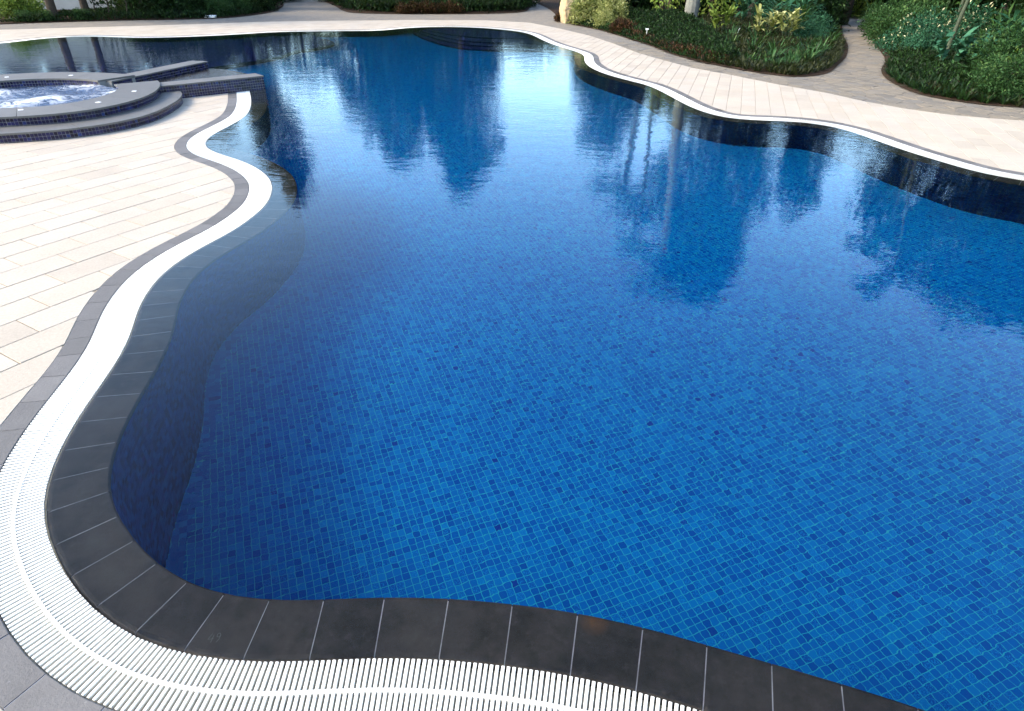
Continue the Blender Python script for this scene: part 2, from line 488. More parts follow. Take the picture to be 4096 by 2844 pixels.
t, p, c, g = stone('palm_bark', [(0, (.16, .165, .14)), (1, (.22, .22, .19))], 30, blot=6, blot_amt=.4)
M['palm_bark'] = t.done(t.pbsdf(c, .85, .2, t.bump(g, .01)))
t, p, c, g = stone('dark_bark', [(0, (.03, .024, .018)), (1, (.05, .04, .03))], 20, blot=5, blot_amt=.4)
M['bark'] = t.done(t.pbsdf(c, .9, .15, t.bump(g, .02)))
t, p, c, g = stone('green_cane', [(0, (.030, .042, .022)), (1, (.042, .056, .030))], 14, blot=5, blot_amt=.3)
M['cane'] = t.done(t.pbsdf(c, .6, .3))
# ================================================================ layout curves (metres, camera above the origin)
LOOP = np.array([(-5.729,14.313),(-5.674,14.174),(-5.618,14.034),(-5.563,13.895),(-5.508,13.755),(-5.454,13.616),(-5.401,13.475),(-5.35,13.334),(-5.301,13.193),(-5.252,13.051),(-5.205,12.908),(-5.16,12.765),(-5.117,12.621),(-5.077,12.477),(-5.041,12.331),(-5.009,12.185),(-4.983,12.037),(-4.964,11.889),(-4.952,11.739),(-4.947,11.589),(-4.947,11.439),(-4.951,11.289),(-4.957,11.14),(-4.964,10.99),(-4.971,10.84),(-4.974,10.69),(-4.971,10.54),(-4.958,10.391),(-4.933,10.243),(-4.896,10.098),(-4.845,9.957),(-4.778,9.822),(-4.696,9.697),(-4.599,9.583),(-4.492,9.478),(-4.378,9.381),(-4.26,9.288),(-4.141,9.197),(-4.023,9.103),(-3.909,9.006),(-3.799,8.904),(-3.694,8.798),(-3.594,8.686),(-3.499,8.57),(-3.41,8.449),(-3.326,8.325),(-3.251,8.195),(-3.184,8.061),(-3.127,7.922),(-3.078,7.781),(-3.037,7.636),(-3.002,7.491),(-2.974,7.343),(-2.957,7.194),(-2.95,7.045),(-2.953,6.895),(-2.963,6.745),(-2.979,6.596),(-3.001,6.448),(-3.032,6.301),(-3.07,6.156),(-3.114,6.012),(-3.156,5.868),(-3.191,5.723),(-3.218,5.575),(-3.235,5.426),(-3.24,5.276),(-3.233,5.127),(-3.214,4.978),(-3.186,4.831),(-3.151,4.685),(-3.108,4.541),(-3.059,4.4),(-3.008,4.259),(-2.959,4.117),(-2.917,3.973),(-2.881,3.827),(-2.851,3.68),(-2.826,3.533),(-2.802,3.385),(-2.778,3.237),(-2.75,3.089),(-2.717,2.943),(-2.678,2.798),(-2.631,2.656),(-2.574,2.517),(-2.505,2.384),(-2.422,2.259),(-2.328,2.143),(-2.224,2.034),(-2.114,1.932),(-1.998,1.837),(-1.876,1.751),(-1.746,1.676),(-1.61,1.613),(-1.468,1.566),(-1.321,1.533),(-1.172,1.515),(-1.023,1.509),(-0.873,1.514),(-0.723,1.523),(-0.573,1.531),(-0.423,1.533),(-0.274,1.529),(-0.124,1.518),(0.025,1.503),(0.174,1.483),(0.321,1.456),(0.467,1.422),(0.612,1.382),(0.755,1.338),(0.898,1.293),(1.041,1.248),(1.184,1.202),(1.327,1.155),(1.468,1.105),(1.608,1.052),(1.747,0.996),(1.884,0.935),(2.02,0.872),(2.155,0.806),(2.29,0.74),(2.425,0.675),(2.56,0.611),(2.697,0.549),(2.835,0.49),(2.974,0.435),(3.115,0.383),(3.256,0.333),(3.399,0.285),(3.541,0.239),(3.684,0.193),(3.827,0.148),(3.971,0.105),(4.115,0.064),(4.26,0.027),(4.406,-0.007),(4.553,-0.037),(4.701,-0.061),(4.85,-0.079),(5,-0.089),(5.15,-0.092),(5.299,-0.088),(5.449,-0.077),(5.598,-0.06),(5.746,-0.039),(5.894,-0.012),(6.041,0.02),(6.186,0.056),(6.33,0.098),(6.472,0.146),(6.613,0.199),(6.75,0.258),(6.885,0.323),(7.017,0.395),(7.144,0.474),(7.267,0.561),(7.384,0.653),(7.497,0.752),(7.605,0.857),(7.708,0.966),(7.806,1.079),(7.9,1.196),(7.99,1.316),(8.076,1.439),(8.158,1.564),(8.236,1.692),(8.309,1.823),(8.379,1.956),(8.444,2.091),(8.504,2.228),(8.56,2.368),(8.61,2.509),(8.654,2.652),(8.694,2.797),(8.729,2.943),(8.761,3.089),(8.788,3.237),(8.812,3.385),(8.833,3.533),(8.85,3.682),(8.865,3.831),(8.877,3.981),(8.886,4.13),(8.893,4.28),(8.896,4.43),(8.895,4.58),(8.891,4.73),(8.882,4.88),(8.87,5.029),(8.853,5.178),(8.833,5.327),(8.81,5.475),(8.783,5.623),(8.754,5.77),(8.722,5.916),(8.687,6.062),(8.65,6.207),(8.609,6.352),(8.565,6.495),(8.516,6.637),(8.461,6.776),(8.402,6.914),(8.338,7.05),(8.271,7.184),(8.202,7.317),(8.132,7.449),(8.062,7.582),(7.993,7.715),(7.92,7.846),(7.826,7.963),(7.717,8.066),(7.606,8.167),(7.495,8.268),(7.384,8.368),(7.272,8.468),(7.159,8.566),(7.044,8.663),(6.931,8.761),(6.823,8.865),(6.727,8.981),(6.646,9.107),(6.579,9.241),(6.521,9.379),(6.468,9.519),(6.416,9.66),(6.365,9.801),(6.316,9.943),(6.27,10.086),(6.229,10.23),(6.191,10.375),(6.156,10.521),(6.123,10.667),(6.093,10.814),(6.063,10.961),(6.033,11.108),(5.999,11.254),(5.96,11.399),(5.913,11.541),(5.853,11.678),(5.778,11.808),(5.686,11.926),(5.575,12.027),(5.45,12.109),(5.315,12.173),(5.172,12.22),(5.026,12.252),(4.877,12.272),(4.728,12.286),(4.579,12.301),(4.431,12.326),(4.287,12.367),(4.151,12.43),(4.029,12.517),(3.926,12.626),(3.842,12.75),(3.772,12.882),(3.713,13.02),(3.662,13.161),(3.618,13.305),(3.581,13.45),(3.55,13.596),(3.522,13.744),(3.498,13.892),(3.476,14.04),(3.455,14.189),(3.434,14.337),(3.414,14.486),(3.393,14.634),(3.372,14.783),(3.35,14.931),(3.327,15.079),(3.303,15.227),(3.276,15.375),(3.246,15.522),(3.213,15.668),(3.175,15.813),(3.13,15.956),(3.077,16.096),(3.016,16.233),(2.948,16.367),(2.877,16.499),(2.805,16.631),(2.735,16.763),(2.667,16.897),(2.601,17.031),(2.537,17.167),(2.476,17.304),(2.418,17.442),(2.363,17.582),(2.312,17.723),(2.265,17.865),(2.221,18.009),(2.181,18.153),(2.146,18.299),(2.114,18.446),(2.086,18.593),(2.062,18.741),(2.042,18.89),(2.025,19.039),(2.012,19.188),(2.002,19.338),(1.996,19.487),(1.992,19.637),(1.992,19.787),(1.994,19.937),(2,20.087),(2.008,20.237),(2.019,20.386),(2.032,20.536),(2.046,20.685),(2.058,20.835),(2.068,20.984),(2.074,21.134),(2.074,21.284),(2.067,21.434),(2.053,21.583),(2.032,21.732),(2.004,21.879),(1.97,22.025),(1.932,22.17),(1.89,22.314),(1.845,22.457),(1.798,22.599),(1.75,22.741),(1.701,22.883),(1.651,23.025),(1.601,23.166),(1.551,23.307),(1.501,23.449),(1.452,23.59),(1.404,23.732),(1.357,23.875),(1.313,24.018),(1.27,24.162),(1.229,24.306),(1.191,24.451),(1.154,24.596),(1.118,24.742),(1.084,24.888),(1.051,25.035),(1.019,25.181),(0.987,25.328),(0.957,25.474),(0.927,25.621),(0.897,25.768),(0.868,25.916),(0.84,26.063),(0.812,26.21),(0.784,26.357),(0.755,26.505),(0.726,26.652),(0.697,26.799),(0.666,26.946),(0.634,27.092),(0.599,27.238),(0.562,27.383),(0.522,27.528),(0.478,27.671),(0.429,27.813),(0.375,27.953),(0.316,28.09),(0.25,28.225),(0.177,28.356),(0.098,28.484),(0.012,28.607),(-0.079,28.726),(-0.175,28.841),(-0.276,28.952),(-0.381,29.059),(-0.49,29.162),(-0.602,29.262),(-0.717,29.357),(-0.836,29.449),(-0.958,29.536),(-1.083,29.619),(-1.212,29.695),(-1.345,29.766),(-1.48,29.829),(-1.619,29.886),(-1.761,29.935),(-1.905,29.976),(-2.051,30.009),(-2.199,30.034),(-2.348,30.051),(-2.498,30.061),(-2.648,30.062),(-2.798,30.056),(-2.947,30.043),(-3.096,30.023),(-3.243,29.997),(-3.39,29.965),(-3.535,29.926),(-3.678,29.882),(-3.819,29.831),(-3.957,29.773),(-4.092,29.707),(-4.221,29.63),(-4.343,29.544),(-4.458,29.448),(-4.566,29.343),(-4.665,29.231),(-4.758,29.113),(-4.846,28.992),(-4.93,28.868),(-5.013,28.743),(-5.097,28.619),(-5.184,28.496),(-5.276,28.378),(-5.376,28.266),(-5.485,28.163),(-5.603,28.071),(-5.73,27.992),(-5.864,27.925),(-6.003,27.869),(-6.146,27.821),(-6.29,27.78),(-6.435,27.742),(-6.581,27.708),(-6.727,27.674),(-6.873,27.64),(-7.019,27.605),(-7.165,27.569),(-7.31,27.533),(-7.455,27.495),(-7.6,27.456),(-7.745,27.417),(-7.889,27.377),(-8.033,27.336),(-8.177,27.293),(-8.321,27.25),(-8.464,27.204),(-8.606,27.156),(-8.747,27.105),(-8.886,27.049),(-9.023,26.989),(-9.158,26.922),(-9.288,26.849),(-9.415,26.769),(-9.537,26.681),(-9.653,26.587),(-9.765,26.487),(-9.874,26.384),(-9.98,26.278),(-10.085,26.17),(-10.19,26.064),(-10.297,25.958),(-10.405,25.855),(-10.515,25.753),(-10.628,25.654),(-10.742,25.556),(-10.857,25.461),(-10.974,25.366),(-11.092,25.274),(-11.212,25.183),(-11.332,25.095),(-11.455,25.008),(-11.579,24.924),(-11.705,24.842),(-11.832,24.763),(-11.962,24.688),(-12.093,24.616),(-12.227,24.548),(-12.363,24.486),(-12.502,24.429),(-12.644,24.38),(-12.788,24.338),(-12.934,24.305),(-13.082,24.282),(-13.232,24.268),(-13.382,24.264),(-13.531,24.268),(-13.681,24.279),(-13.83,24.297),(-13.978,24.32),(-14.126,24.346),(-14.273,24.372),(-14.421,24.398),(-14.57,24.418),(-14.719,24.429),(-14.869,24.429),(-15.018,24.415),(-15.165,24.385),(-15.308,24.34),(-15.445,24.279),(-15.575,24.205),(-15.697,24.118),(-15.81,24.019),(-15.914,23.911),(-16.007,23.794),(-16.09,23.668),(-16.16,23.536),(-16.218,23.398),(-16.265,23.255),(-16.302,23.11),(-16.334,22.963),(-16.364,22.816),(-16.395,22.67),(-16.433,22.525),(-16.478,22.382),(-16.532,22.242),(-16.593,22.105),(-16.66,21.971),(-16.732,21.839),(-16.807,21.709),(-16.884,21.581),(-16.964,21.454),(-17.046,21.328),(-17.131,21.205),(-17.219,21.084),(-17.311,20.965),(-17.408,20.851),(-17.509,20.74),(-17.614,20.633),(-17.723,20.53),(-17.836,20.432),(-17.953,20.337),(-18.072,20.246),(-18.193,20.158),(-18.317,20.073),(-18.442,19.991),(-18.569,19.911),(-18.698,19.834),(-18.828,19.759),(-18.959,19.687),(-19.092,19.616),(-19.226,19.549),(-19.361,19.484),(-19.497,19.422),(-19.635,19.363),(-19.774,19.307),(-19.915,19.255),(-20.056,19.205),(-20.199,19.159),(-20.342,19.115),(-20.486,19.073),(-20.631,19.033),(-20.775,18.993),(-20.92,18.954),(-21.065,18.916),(-21.21,18.877),(-21.355,18.839),(-21.5,18.8)])
t0 = LOOP[0] - LOOP[1]; t0 /= np.linalg.norm(t0)
LOOP = np.vstack([LOOP[0] + t0 * .30, LOOP[0] + t0 * .15, LOOP])
_d = np.diff(LOOP, axis=0); _l = np.linalg.norm(_d, axis=1)
ARC = np.concatenate([[0], np.cumsum(_l)])
_tg = np.vstack([_d[:1], _d[:-1] + _d[1:], _d[-1:]]); _tg /= np.linalg.norm(_tg, axis=1)[:, None]
NOUT = np.c_[_tg[:, 1], -_tg[:, 0]]           # away from the water
def lp(s, off):
    """points at arc length s, offset off outwards from the gutter/coping line"""
    s = np.atleast_1d(np.asarray(s, float))
    x = np.c_[np.interp(s, ARC, LOOP[:, 0]), np.interp(s, ARC, LOOP[:, 1])]
    n = np.c_[np.interp(s, ARC, NOUT[:, 0]), np.interp(s, ARC, NOUT[:, 1])]
    n /= np.linalg.norm(n, axis=1)[:, None]
    return x + n * np.broadcast_to(np.asarray(off, float), (len(s),))[:, None]
S_END = ARC[-1]
S_TURN = ARC[np.argmin(((LOOP - (7.9, 7.9)) ** 2).sum(1))]
SPA_SIDE = [(-21.6, 17.0), (-19.5, 14.6), (-16, 13.0), (-12.6, 12.4), (-11.4, 13.5), (-9.7, 13.95), (-8.45, 13.9), (-8.15, 15.0), (-7.2, 14.9), (-6.4, 14.55)]
W_GRATE, W_BORDER, W_COPING = .278, .166, .302
def loop_poly(off):
    return np.vstack([lp(ARC, off), SPA_SIDE])
POOL_D = loop_poly(-W_COPING)
DECK_LINE = [(-28, 21.5), (-19.42, 26.15), (-17.41, 27.28), (-15.22, 28.5), (-10.87, 31.3), (-7.85, 32.35), (-4.79, 33.3), (-1.45, 33.7), (.59, 32.7), (1.77, 30.2), (2.86, 27.2), (3.41, 24.81), (3.92, 22.01), (4.44, 20.3), (4.92, 18.93), (5.64, 17.76), (6.33, 16.47), (7.12, 15.29), (7.54, 14.3), (7.99, 13.62), (8.48, 13.15), (9.0, 12.85), (9.78, 12.6), (13, 11.6)]
BED_L = [(-40, 14), (-27, 22.5), (-22.81, 25.71), (-21.02, 28.1), (-18.9, 29.76), (-17.37, 30.67), (-15.12, 31.6), (-13.58, 32.74), (-13.01, 34.36), (-12.73, 36.43), (-13.1, 39.19), (-13.88, 42.3), (-15.01, 45.6), (-20, 60), (-60, 60), (-60, 14)]
BED_M = [(-12.95, 47.27), (-10.88, 42.31), (-9.43, 38.4), (-8.26, 36.9), (-5.24, 36.8), (-1.61, 37.8), (.3, 39.5), (.74, 43.17), (.91, 48.58), (1.5, 60), (-17, 60)]
BED_R1 = [(1.3, 48.39), (1.83, 42.74), (2.0, 39.5), (2.1, 36), (1.9, 34.44), (2.39, 32.4), (3.53, 29.43), (4.2, 26.4), (4.67, 24.0), (4.99, 21.6), (5.41, 20.2), (5.8, 19.35), (6.35, 18.4), (6.88, 17.75), (7.48, 17.63), (8.4, 18.33), (9.4, 19.98), (10.59, 22.11), (12.03, 25.24), (13.64, 29.28), (16.62, 36.2), (17.06, 37.2), (20, 44), (30, 60), (2, 60)]
BED_R2 = [(22, 44), (19.11, 37.42), (16.69, 32.42), (14.35, 28.4), (12.94, 24.97), (11.46, 21.38), (10.19, 19.04), (9.57, 17.52), (9.26, 16.1), (9.24, 15.19), (9.55, 14.56), (9.95, 14.15), (10.65, 13.89), (14, 13.2), (30, 12), (60, 20), (60, 60), (32, 60)]

# ================================================================ ground sheets
hole = loop_poly(.455)
far_sq = [(-320, -320), (320, -320), (320, 320), (-320, 320)]
sheet('ground', far_sq, -.12, M['soil'], [hole])
sheet('stone_path', [(-60, -15), (60, -15), (60, 62), (-60, 62)], -.0125, M['path'], [hole])
PATH = bpy.data.objects['stone_path']
def smooth_bed(b, k):     # round the visible edge only
    b = np.array(b, float)
    return np.vstack([catmull(b[:k], 5), b[k:]])
for nm, b, k in (('planting_bed', BED_L, 13), ('planting_bed', BED_M, 9), ('planting_bed', BED_R1, 23), ('planting_bed', BED_R2, 14)):
    pb = smooth_bed(b, k)
    if area2(pb) < 0: pb = pb[::-1]
    v = np.vstack([np.c_[pb, np.full(len(pb), .012)], np.c_[pb, np.full(len(pb), -.06)]])
    o = sheet(nm, pb, .012, M['soil'])

# ================================================================ pool basin
DEPTH = 1.72
basin = empty('pool_basin'); tag(basin, kind='structure')
Dl = np.vstack([POOL_D, POOL_D[:1]])
dl = np.concatenate([[0], np.cumsum(np.linalg.norm(np.diff(Dl, axis=0), axis=1))])
n = len(Dl)
v = np.vstack([np.c_[Dl, np.full(n, -.028)], np.c_[Dl, np.full(n, -DEPTH - .05)]])
uv = np.vstack([np.c_[dl, np.full(n, -.028)], np.c_[dl, np.full(n, -DEPTH - .05)]])
f = np.array([(i, i + n, i + 1 + n, i + 1) for i in range(n - 1)])
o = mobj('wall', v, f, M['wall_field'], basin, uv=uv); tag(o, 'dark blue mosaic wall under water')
gp = loop_poly(0.6)
xs = (-23, 10); ys = (-1.2, 31.5)
# one floor sheet carries the joints; real tiles stand proud of it nearby
NEAR_Y = 7.4
mobj('floor', [(xs[0], ys[0], -DEPTH + .0015), (xs[1], ys[0], -DEPTH + .0015), (xs[1], ys[1], -DEPTH + .0015), (xs[0], ys[1], -DEPTH + .0015)], [(0, 1, 2, 3)], M['floor_field'], basin)
# square floor tiles on the rotated grid
cg, sg_ = math.cos(GRID), math.sin(GRID)
ii = np.arange(-260, 300)
gx, gy = np.meshgrid(ii, ii)
cu = (gx.ravel() + .5) * TILE; cv = (gy.ravel() + .5) * TILE
wx = cu * cg - cv * sg_; wy = cu * sg_ + cv * cg
k = (wy > .3) & (wy < NEAR_Y) & (wx > -5) & (wx < 9.5)
pts = np.c_[wx[k], wy[k]]
pts = pts[inside(pts, POOL_D)]
dw = seg_dist(pts, Dl)
pts = pts[dw > 2 * TILE + .012]
# keep what the camera can see (with a margin for a step aside)
pts = pts[(np.abs(pts[:, 0]) < 1.05 * pts[:, 1] + 2.4)]
view = pts + 0.0
score = np.abs(pts[:, 0] - .9) * .45 + pts[:, 1]
score[(np.abs(pts[:, 0]) > .80 * pts[:, 1] + .6) | (pts[:, 1] < 2.35)] += 50
order = np.argsort(score)
TH = .0240
one, onef = boxes([(0, 0, 0)], [(cg, sg_, 0)], [(-sg_, cg, 0)], [(0, 0, 1)], TH, TH, .003)
tile_me = make_mesh('floor_tile', one, onef, M['floor_tile'])
for a in order[:300]:
    o = bpy.data.objects.new('floor_tile', tile_me)
    o.location = (pts[a, 0], pts[a, 1], -DEPTH); link(o, basin)
rest = pts[order[300:]]
nr = len(rest)
jit = rng.normal(0, .0006, (nr, 2))
v, f = boxes(np.c_[rest + jit, np.full(nr, -DEPTH) + rng.normal(0, .0004, nr)], np.tile((cg, sg_, 0), (nr, 1)), np.tile((-sg_, cg, 0), (nr, 1)), np.tile((0, 0, 1), (nr, 1)), TH, TH, .003)
o = mobj('floor_tile_field', v, f, M['floor_tile'], basin); tag(o, kind='stuff')
# two rows of tiles following the foot of the wall
def ring_tiles(s0, s1, rows, kind):
    cs, ax_, ay_, az_, uvs = [], [], [], [], []
    ns = int((s1 - s0) / TILE)
    for r_ in range(rows):
        s = s0 + (np.arange(ns) + .5) * TILE
        if kind == 'cove':
            c = lp(s, -W_COPING - .008 - (r_ + .5) * TILE)
            a = lp(s + .02, -W_COPING - .008 - (r_ + .5) * TILE) - c
            a /= np.linalg.norm(a, axis=1)[:, None]
            b = np.c_[-a[:, 1], a[:, 0]]
            cs.append(np.c_[c, np.full(ns, -DEPTH + .001)])
            ax_.append(np.c_[a, np.zeros(ns)]); ay_.append(np.c_[b, np.zeros(ns)]); az_.append(np.tile((0, 0, 1), (ns, 1)))
        else:
            z = -.06 - (r_ + .5) * TILE
            c = lp(s, -W_COPING + .001)
            a = lp(s + .02, -W_COPING + .001) - c
            a /= np.linalg.norm(a, axis=1)[:, None]
            b = np.c_[-a[:, 1], a[:, 0]]
            cs.append(np.c_[c, np.full(ns, z)])
            ax_.append(np.c_[a, np.zeros(ns)]); ay_.append(np.tile((0, 0, 1), (ns, 1))); az_.append(np.c_[b, np.zeros(ns)])
        uvs.append(np.c_[s, np.full(ns, (r_ + .5) * TILE)])
    cs, ax_, ay_, az_, uvs = [np.vstack(q) for q in (cs, ax_, ay_, az_, uvs)]
    v, f = boxes(cs, ax_, ay_, az_, TH, TH, .003)
    return v, f, np.repeat(uvs, 8, axis=0)
S_NEAR0 = ARC[np.argmin(((LOOP - (-3.0, 7.3)) ** 2).sum(1))]
S_NEAR1 = ARC[np.argmin(((LOOP - (2.6, .62)) ** 2).sum(1))]
v, f, _ = ring_tiles(S_NEAR0, S_NEAR1, 2, 'cove')
o = mobj('cove_tile_field', v, f, M['floor_tile'], basin); tag(o, kind='stuff')
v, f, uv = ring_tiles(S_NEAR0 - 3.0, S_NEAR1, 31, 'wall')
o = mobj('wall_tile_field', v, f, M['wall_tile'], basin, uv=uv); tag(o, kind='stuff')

# raised shallow arm and the flight of curved steps under water
def navy_prism(name, poly, z0, z1, mat, parent, topmat=None):
    poly = np.asarray(poly, float)
    if area2(poly) < 0: poly = poly[::-1]
    n = len(poly); q = np.vstack([poly, poly[:1]])
    d = np.concatenate([[0], np.cumsum(np.linalg.norm(np.diff(q, axis=0), axis=1))])
    v = np.vstack([np.c_[q, np.full(n + 1, z0)], np.c_[q, np.full(n + 1, z1)]])
    uv = np.vstack([np.c_[d, np.full(n + 1, z0)], np.c_[d, np.full(n + 1, z1)]])
    f = [(i, i + 1, i + n + 2, i + n + 1) for i in range(n)]
    o = mobj(name, v, f, mat, parent, uv=uv)
    if topmat is not None:
        tri = tessellate_polygon([[Vector((x, y, 0)) for x, y in poly]])
        tv = np.c_[poly, np.full(n, z1)]
        tri = [t_ if np.cross(tv[t_[1]][:2] - tv[t_[0]][:2], tv[t_[2]][:2] - tv[t_[0]][:2]) > 0 else (t_[0], t_[2], t_[1]) for t_ in tri]
        # keep one object: append the top to the same mesh
        bm = bmesh.new(); bm.from_mesh(o.data)
        o.data.materials.append(topmat)
        bv = [bm.verts.new(x) for x in tv]
        for t_ in tri:
            try:
                ff = bm.faces.new([bv[i] for i in t_]); ff.material_index = 1
            except ValueError: pass
        bm.to_mesh(o.data); bm.free()
    return o
shelf = catmull([(-8.4, 17.0), (-8.49, 18.5), (-8.2, 19.2), (-7.82, 20.0), (-7.49, 20.72), (-7.3, 21.46), (-7.25, 22.4), (-6.8, 23.2), (-6.5, 24.3), (-6.6, 24.95), (-7.0, 25.7), (-7.5, 26.2), (-7.8, 27.0), (-7.7, 27.7), (-7.2, 28.6)], 5)
shelf_poly = np.vstack([shelf, [(-8, 30.5), (-23, 30.5), (-23, 13), (-9.4, 13.2), (-8.6, 15)]])
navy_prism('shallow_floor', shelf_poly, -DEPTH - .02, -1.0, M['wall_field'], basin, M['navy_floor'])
STEP_LINES = [[(-3.9, 29.2), (-3.43, 28.48), (-2.32, 27.06), (-1.14, 26.4), (.34, 26.4), (1.2, 26.6)], [(-4.1, 29.2), (-3.46, 27.9), (-2.37, 26.2), (-1.3, 25.3), (.56, 25.25), (1.4, 25.5)], [(-4.2, 29.2), (-3.5, 27.4), (-2.3, 25.4), (-1.3, 24.6), (.52, 24.5), (1.6, 24.8)], [(-4.4, 29.2), (-3.6, 26.9), (-2.3, 24.6), (-1.2, 23.9), (.59, 23.8), (1.8, 24.1)]]
for q, ln in enumerate(STEP_LINES):
    pl = np.vstack([catmull(ln, 6), [(3, 31.5), (-5, 31.5)]])
    navy_prism('pool_step', pl, -DEPTH - .03, -.36 - .33 * q, M['wall_field'], basin, M['navy_floor'])
def pool_lamp(loc, nrm):
    nv = Vector((nrm[0], nrm[1], 0)).normalized()
    rot = nv.to_track_quat('Z', 'Y').to_matrix().to_4x4()
    bm = bmesh.new()
    prof = [(.085, 0), (.085, .018), (.072, .026), (.068, .018), (.045, .030), (0.001, .034)]
    ns = 20; vs = [[bm.verts.new((r_ * math.cos(6.2832 * i / ns), r_ * math.sin(6.2832 * i / ns), z)) for i in range(ns)] for r_, z in prof]
    for a in range(len(prof) - 1):
        for i in range(ns): bm.faces.new((vs[a][i], vs[a][(i + 1) % ns], vs[a + 1][(i + 1) % ns], vs[a + 1][i]))
    me = bpy.data.meshes.new('underwater_lamp'); bm.to_mesh(me); bm.free(); me.materials.append(M['lamp'])
    o = link(bpy.data.objects.new('underwater_lamp', me)); o.matrix_world = Matrix.Translation(loc) @ rot
    return o
def wall_lamp(s, z, label):
    c = lp([s], -W_COPING)[0]; nn = lp([s], -W_COPING - 1)[0] - c
    o = pool_lamp((c[0] + nn[0] * .012, c[1] + nn[1] * .012, z), nn)
    tag(o, label, 'pool lamp')
wall_lamp(ARC[np.argmin(((LOOP - (-4.82, 9.75)) ** 2).sum(1))], -.42, 'round white lamp under water in the recess of the near left pool edge')
wall_lamp(ARC[np.argmin(((LOOP - (-12.3, 24.4)) ** 2).sum(1))], -.30, 'round lamp ring under water on the far left pool wall')

# water surface
wp = loop_poly(-.003)
wo_ = sheet('pool_water', wp, -.004, M['water'])

# ================================================================ coping, gutter, grating, border stones
def ribbon_piece(s0, s1, prof, sub):
    s = np.linspace(s0, s1, sub + 1)
    rows = [np.c_[lp(s, o_), np.full(sub + 1, z_)] for o_, z_ in prof]
    m_ = sub + 1
    v = np.vstack(rows); f = []
    for a in range(len(prof) - 1):
        for i in range(sub):
            f.append((a * m_ + i, a * m_ + i + 1, (a + 1) * m_ + i + 1, (a + 1) * m_ + i))
    f.append(tuple(a * m_ for a in range(len(prof))))
    f.append(tuple(a * m_ + sub for a in reversed(range(len(prof)))))
    return v, f
def fix(o):
    bm = bmesh.new(); bm.from_mesh(o.data); bmesh.ops.recalc_face_normals(bm, faces=bm.faces); bm.to_mesh(o.data); bm.free()
    return o
coping = empty('pool_coping'); tag(coping, kind='structure')
border = empty('border_strip'); tag(border, kind='structure')
def stone_run(parent, name, prof, mat, length, jitter, gap, smax, zj=.0008):
    s = 0.0
    while s < smax - .05:
        L = min(length * (1 + random.uniform(-jitter, jitter)), smax - s)
        near = np.linalg.norm(lp([s], 0)[0]) < 9
        dz = random.uniform(-zj, zj)
        pf = [(a, z + dz) for a, z in prof]
        v, f = ribbon_piece(s + gap / 2, s + L - gap / 2, pf, 4 if near else 2)
        fix(mobj(name, v, f, mat, parent))
        s += L
cop_prof = [(-W_COPING, -.05), (-W_COPING, -.020), (-W_COPING + .008, -.0125), (-.030, -.0125), (-.012, -.0150), (-.003, -.022), (0, -.034), (0, -.055)]
stone_run(coping, 'coping_stone', cop_prof, M['coping'], .272, .03, .0048, S_END)
bor_prof = [(W_GRATE, -.06), (W_GRATE, -.004), (W_GRATE + .004, 0), (W_GRATE + W_BORDER - .004, 0), (W_GRATE + W_BORDER, -.004), (W_GRATE + W_BORDER, -.06)]
stone_run(border, 'border_stone', bor_prof, M['border'], .29, .06, .007, S_END, .0012)
def long_ribbon(name, prof, mat, parent, s0, s1, step):
    m_ = max(2, int((s1 - s0) / step))
    v, f = ribbon_piece(s0, s1, prof, m_)
    return fix(mobj(name, v, f[:-2], mat, parent))
long_ribbon('grout_bed', [(-W_COPING + .014, -.06), (-W_COPING + .014, -.0138), (-.03, -.0138), (-.008, -.022), (-.004, -.06)], M['grout'], coping, .01, S_END - .01, .07)
long_ribbon('grout_bed', [(W_GRATE + .003, -.004), (W_GRATE + W_BORDER - .002, -.004)], M['grout'], border, .01, S_END - .01, .07)
gut = long_ribbon('overflow_gutter', [(-.012, -.055), (-.012, -.085), (W_GRATE + .010, -.085), (W_GRATE + .010, -.06)], M['gutter'], None, .0, S_END, .12); tag(gut, kind='structure')

